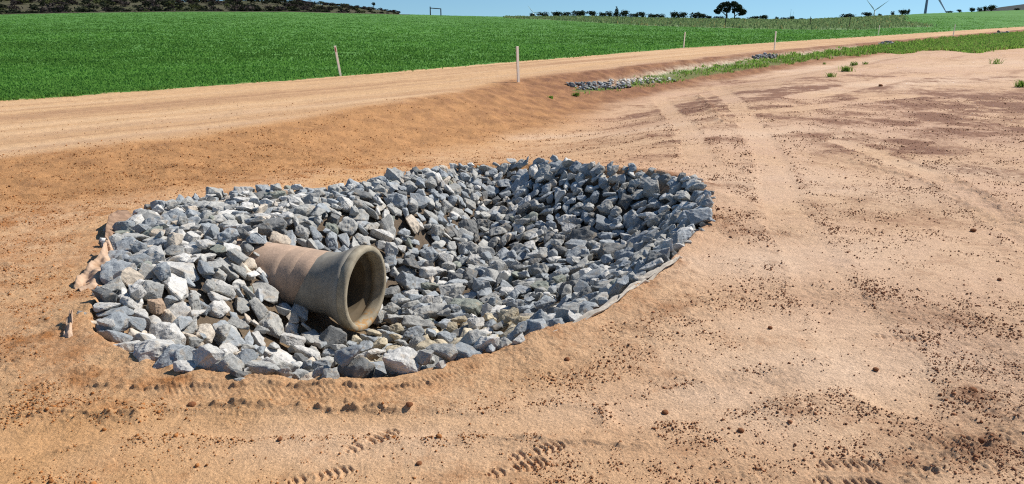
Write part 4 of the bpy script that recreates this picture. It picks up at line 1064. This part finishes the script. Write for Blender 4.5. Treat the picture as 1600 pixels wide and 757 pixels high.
# the broad double-stemmed tree
Yt = 258.0; rt = r_of(1135, slope_of(31)); bx = rt * Yt; bz = float(terrain(bx, Yt)); m_px = Yt / FPX / .959 * .97
tree = empty('broad_tree', (bx, Yt, bz)); tag(tree, 'broad dark tree with two bare stems and a domed crown on the skyline', 'tree')
bm = bmesh.new(); k_ = m_px
limb(bm, [(0, 0, -.4), (.1 * k_, 0, 5 * k_), (-.5 * k_, 0, 10 * k_)], [1.9 * k_, 1.3 * k_, .9 * k_])
limb(bm, [(.1 * k_, 0, 4.5 * k_), (-6 * k_, .5, 10 * k_), (-12 * k_, .6, 14 * k_)], [.8 * k_, .6 * k_, .3 * k_])
limb(bm, [(-.5 * k_, 0, 10 * k_), (-4 * k_, -.5, 15 * k_), (-6 * k_, -.5, 20 * k_)], [.8 * k_, .5 * k_, .25 * k_])
limb(bm, [(-.3 * k_, 0, 8 * k_), (4 * k_, .4, 14 * k_), (6 * k_, .4, 20 * k_)], [.8 * k_, .5 * k_, .25 * k_])
bm_obj('trunk', bm, M_bark, tree)
bm = bmesh.new()
limb(bm, [(12 * k_, .5, -.4), (12.5 * k_, .5, 5 * k_), (11.5 * k_, .3, 11 * k_)], [1.0 * k_, .8 * k_, .5 * k_])
limb(bm, [(12.4 * k_, .5, 4 * k_), (17 * k_, .3, 8 * k_), (22 * k_, 0, 10 * k_)], [.7 * k_, .5 * k_, .25 * k_])
limb(bm, [(12 * k_, .5, 7 * k_), (8 * k_, .2, 12 * k_), (9 * k_, 0, 18 * k_)], [.6 * k_, .4 * k_, .2 * k_])
bm_obj('trunk', bm, M_bark, tree)
g = random.Random(8); lobes = []
for (lx, lz, lr) in [(-4, 11.5, 2.6), (3, 11.5, 2.6), (9, 10.5, 2.4), (-12, 9.5, 2.6), (20, 9, 3.0), (25, 8.5, 2.2), (-14, 12, 3.6), (-11, 17, 4.2), (-6, 20, 4.4), (-2, 14, 3.2), (0, 22, 3.4), (4, 19, 4.0), (8, 22, 3.8), (12, 21, 4.0), (16, 17, 4.2), (20, 13, 4.0), (24, 11, 3.2), (10, 14, 3.0), (15, 12, 2.8), (-8, 13, 2.4), (22, 7.5, 2.6), (18, 6.5, 1.8), (-16, 9.5, 2.0), (4, 14.5, 2.6)]:
    lobes.append(((lx * k_, g.uniform(-4, 4) * k_, lz * k_), (lr * k_ * 1.25, lr * k_ * 1.5, lr * k_ * 1.0)))
link('crown', leaf_cloud('crown', lobes, 5600, .22, LC0, LC1, 30), None, tree)

# small tree on the scrub hill's right shoulder
def hill_at(px):
    r = r_of(px); Yh = 430 if r < .3 else 800; return np.array([r * Yh, Yh, float(terrain(r * Yh, Yh))])
g_ = hill_at(585); tr2 = empty('small_tree', g_ - np.array([0, 0, .2])); tag(tr2, 'small lollipop tree rising above the scrub at the end of the left hill', 'tree')
bm = bmesh.new(); limb(bm, [(0, 0, -.3), (.1, 0, 1.8), (0, 0, 3.2)], [.22, .16, .1]); bm_obj('trunk', bm, M_bark, tr2)
link('crown', leaf_cloud('crown', [((0, 0, 3.4), (1.0, 1.0, .8)), ((.4, 0, 2.9), (.7, .7, .5))], 260, .25, LC0, LC1, 31), None, tr2)

# scrub on the left hill: bushes merging into one mass
parts = []
cols = []
n_b = 900; g = np.random.default_rng(12)
rr = g.uniform(r_of(-120), r_of(626), n_b); ff = g.random(n_b)
Yc_ = np.interp(rr, CR_R, CR_Y); Yb_ = Yc_ + 4 + (436 - Yc_ - 4) * ff ** .8; xb_ = rr * Yb_; zb_ = terrain(xb_, Yb_)
tmp = np.empty(len(BUSH[0].vertices) * 3); VV = []; CCs = []
for i in range(n_b):
    me_ = BUSH[i % 6]; co = np.empty(len(me_.vertices) * 3); me_.vertices.foreach_get('co', co); co = co.reshape(-1, 4, 3)[g.integers(0, 420, 90)].reshape(-1, 3)
    shrink = np.interp(rr[i], [r_of(430), r_of(620)], [1, .5])
    s_ = g.uniform(2.6, 5.5) * shrink * (.7 + Yb_[i] / 900); h_ = g.uniform(1.6, 3.4) * shrink
    ctr_ = co.reshape(-1, 4, 3).mean(1, keepdims=True); co = (ctr_ + (co.reshape(-1, 4, 3) - ctr_) * 1.7).reshape(-1, 3)
    VV.append(co * [s_, s_, h_] + [xb_[i], Yb_[i], zb_[i] - .15])
    q = g.random(); base_c = np.array([.030, .036, .022]) if q < .5 else (np.array([.060, .050, .045]) if q < .85 else np.array([.075, .085, .035]))
    CCs.append(np.repeat([base_c * g.uniform(.7, 1.3)], len(co), 0))
VV = np.vstack(VV); m_ = np_mesh('hill_scrub', VV, np.arange(len(VV)).reshape(-1, 4)); col_attr(m_, 'tint', np.vstack(CCs))
tag(link('hill_scrub', m_, M_leaf), 'dark brown-green scrub covering the hill above the crop', 'scrub', None, 'stuff')

# ------------------------------------------------------------------ wind turbines
def blade_mesh(L):
    secs = [(0, .016, .016), (.05, .018, .016), (.2, .036, .010), (.5, .024, .006), (.8, .013, .004), (1, .003, .002)]
    bm = bmesh.new(); rings = []
    for f_, ch, th_ in secs:
        rings.append([bm.verts.new((L * (ch * math.cos(a_) + ch * .4 * (f_ > .1)), L * th_ * math.sin(a_), L * f_)) for a_ in [2 * math.pi * k / 10 for k in range(10)]])
    for i in range(len(rings) - 1):
        for k in range(10): bm.faces.new((rings[i][k], rings[i][(k + 1) % 10], rings[i + 1][(k + 1) % 10], rings[i + 1][k]))
    bm.faces.new(rings[-1]); return bm
def turbine(hub, angs, L, hub_h, label, mat_t, yaw):
    base_ = (hub[0], hub[1], hub[2] - hub_h)
    root = empty('wind_turbine', base_, yaw); tag(root, label, 'wind turbine', 'white wind turbines behind the hills')
    bm = bmesh.new(); bmesh.ops.create_cone(bm, cap_ends=True, segments=32, radius1=hub_h * .026, radius2=hub_h * .017, depth=hub_h); bmesh.ops.translate(bm, vec=(0, 0, hub_h / 2 - 1), verts=bm.verts); bm_obj('tower', bm, mat_t, root, True)
    bm = bmesh.new(); box(bm, -L * .038, L * .038, -L * .07, L * .14, -L * .035, L * .04); bmesh.ops.bevel(bm, geom=list(bm.edges), offset=L * .012, segments=2, affect='EDGES'); bmesh.ops.translate(bm, vec=(0, 0, hub_h + L * .01), verts=bm.verts); bm_obj('nacelle', bm, M_white, root)
    hb = bmesh.new(); bmesh.ops.create_uvsphere(hb, u_segments=16, v_segments=10, radius=L * .04); bmesh.ops.translate(hb, vec=(0, -L * .09, hub_h + L * .01), verts=hb.verts); bm_obj('hub', hb, M_white, root, True)
    for a_ in angs:
        b_ = bm_obj('blade', blade_mesh(L), M_white, root, True); b_.location = (0, -L * .1, hub_h + L * .01); b_.rotation_euler = (0, R(a_), 0)
yw = lambda px: -math.atan(r_of(px))
turbine(at_depth(1367, 17, 2400), (-40, 80 - 28, 180 - 4), 48, 78, 'wind turbine with V-shaped raised blades above the saddle bushes', M_white, yw(1367) - .2)
turbine(at_depth(1453, -28, 1050), (-88, 148, 30), 52, 80, 'wind turbine with its plain grey tower cut by the picture top', M_greytower, yw(1453))
turbine(at_depth(833, 20, 2300), (-40, 85, 203), 26, 70, 'wind turbine showing only a blade tip above the first skyline bush', M_white, yw(833))
# thin mast on the skyline
g_ = at_depth(1234.5, 31, 600); bm = bmesh.new()
limb(bm, [(0, 0, -6), (0, 0, 8)], [.14, .08]); limb(bm, [(2.0, 0, -6), (2.0, 0, 6)], [.08, .05]); 
mm = bm_obj('thin_mast', bm, M_greytower); mm.location = g_; tag(mm, 'hair-thin grey mast above the skyline right of the tree', 'mast')
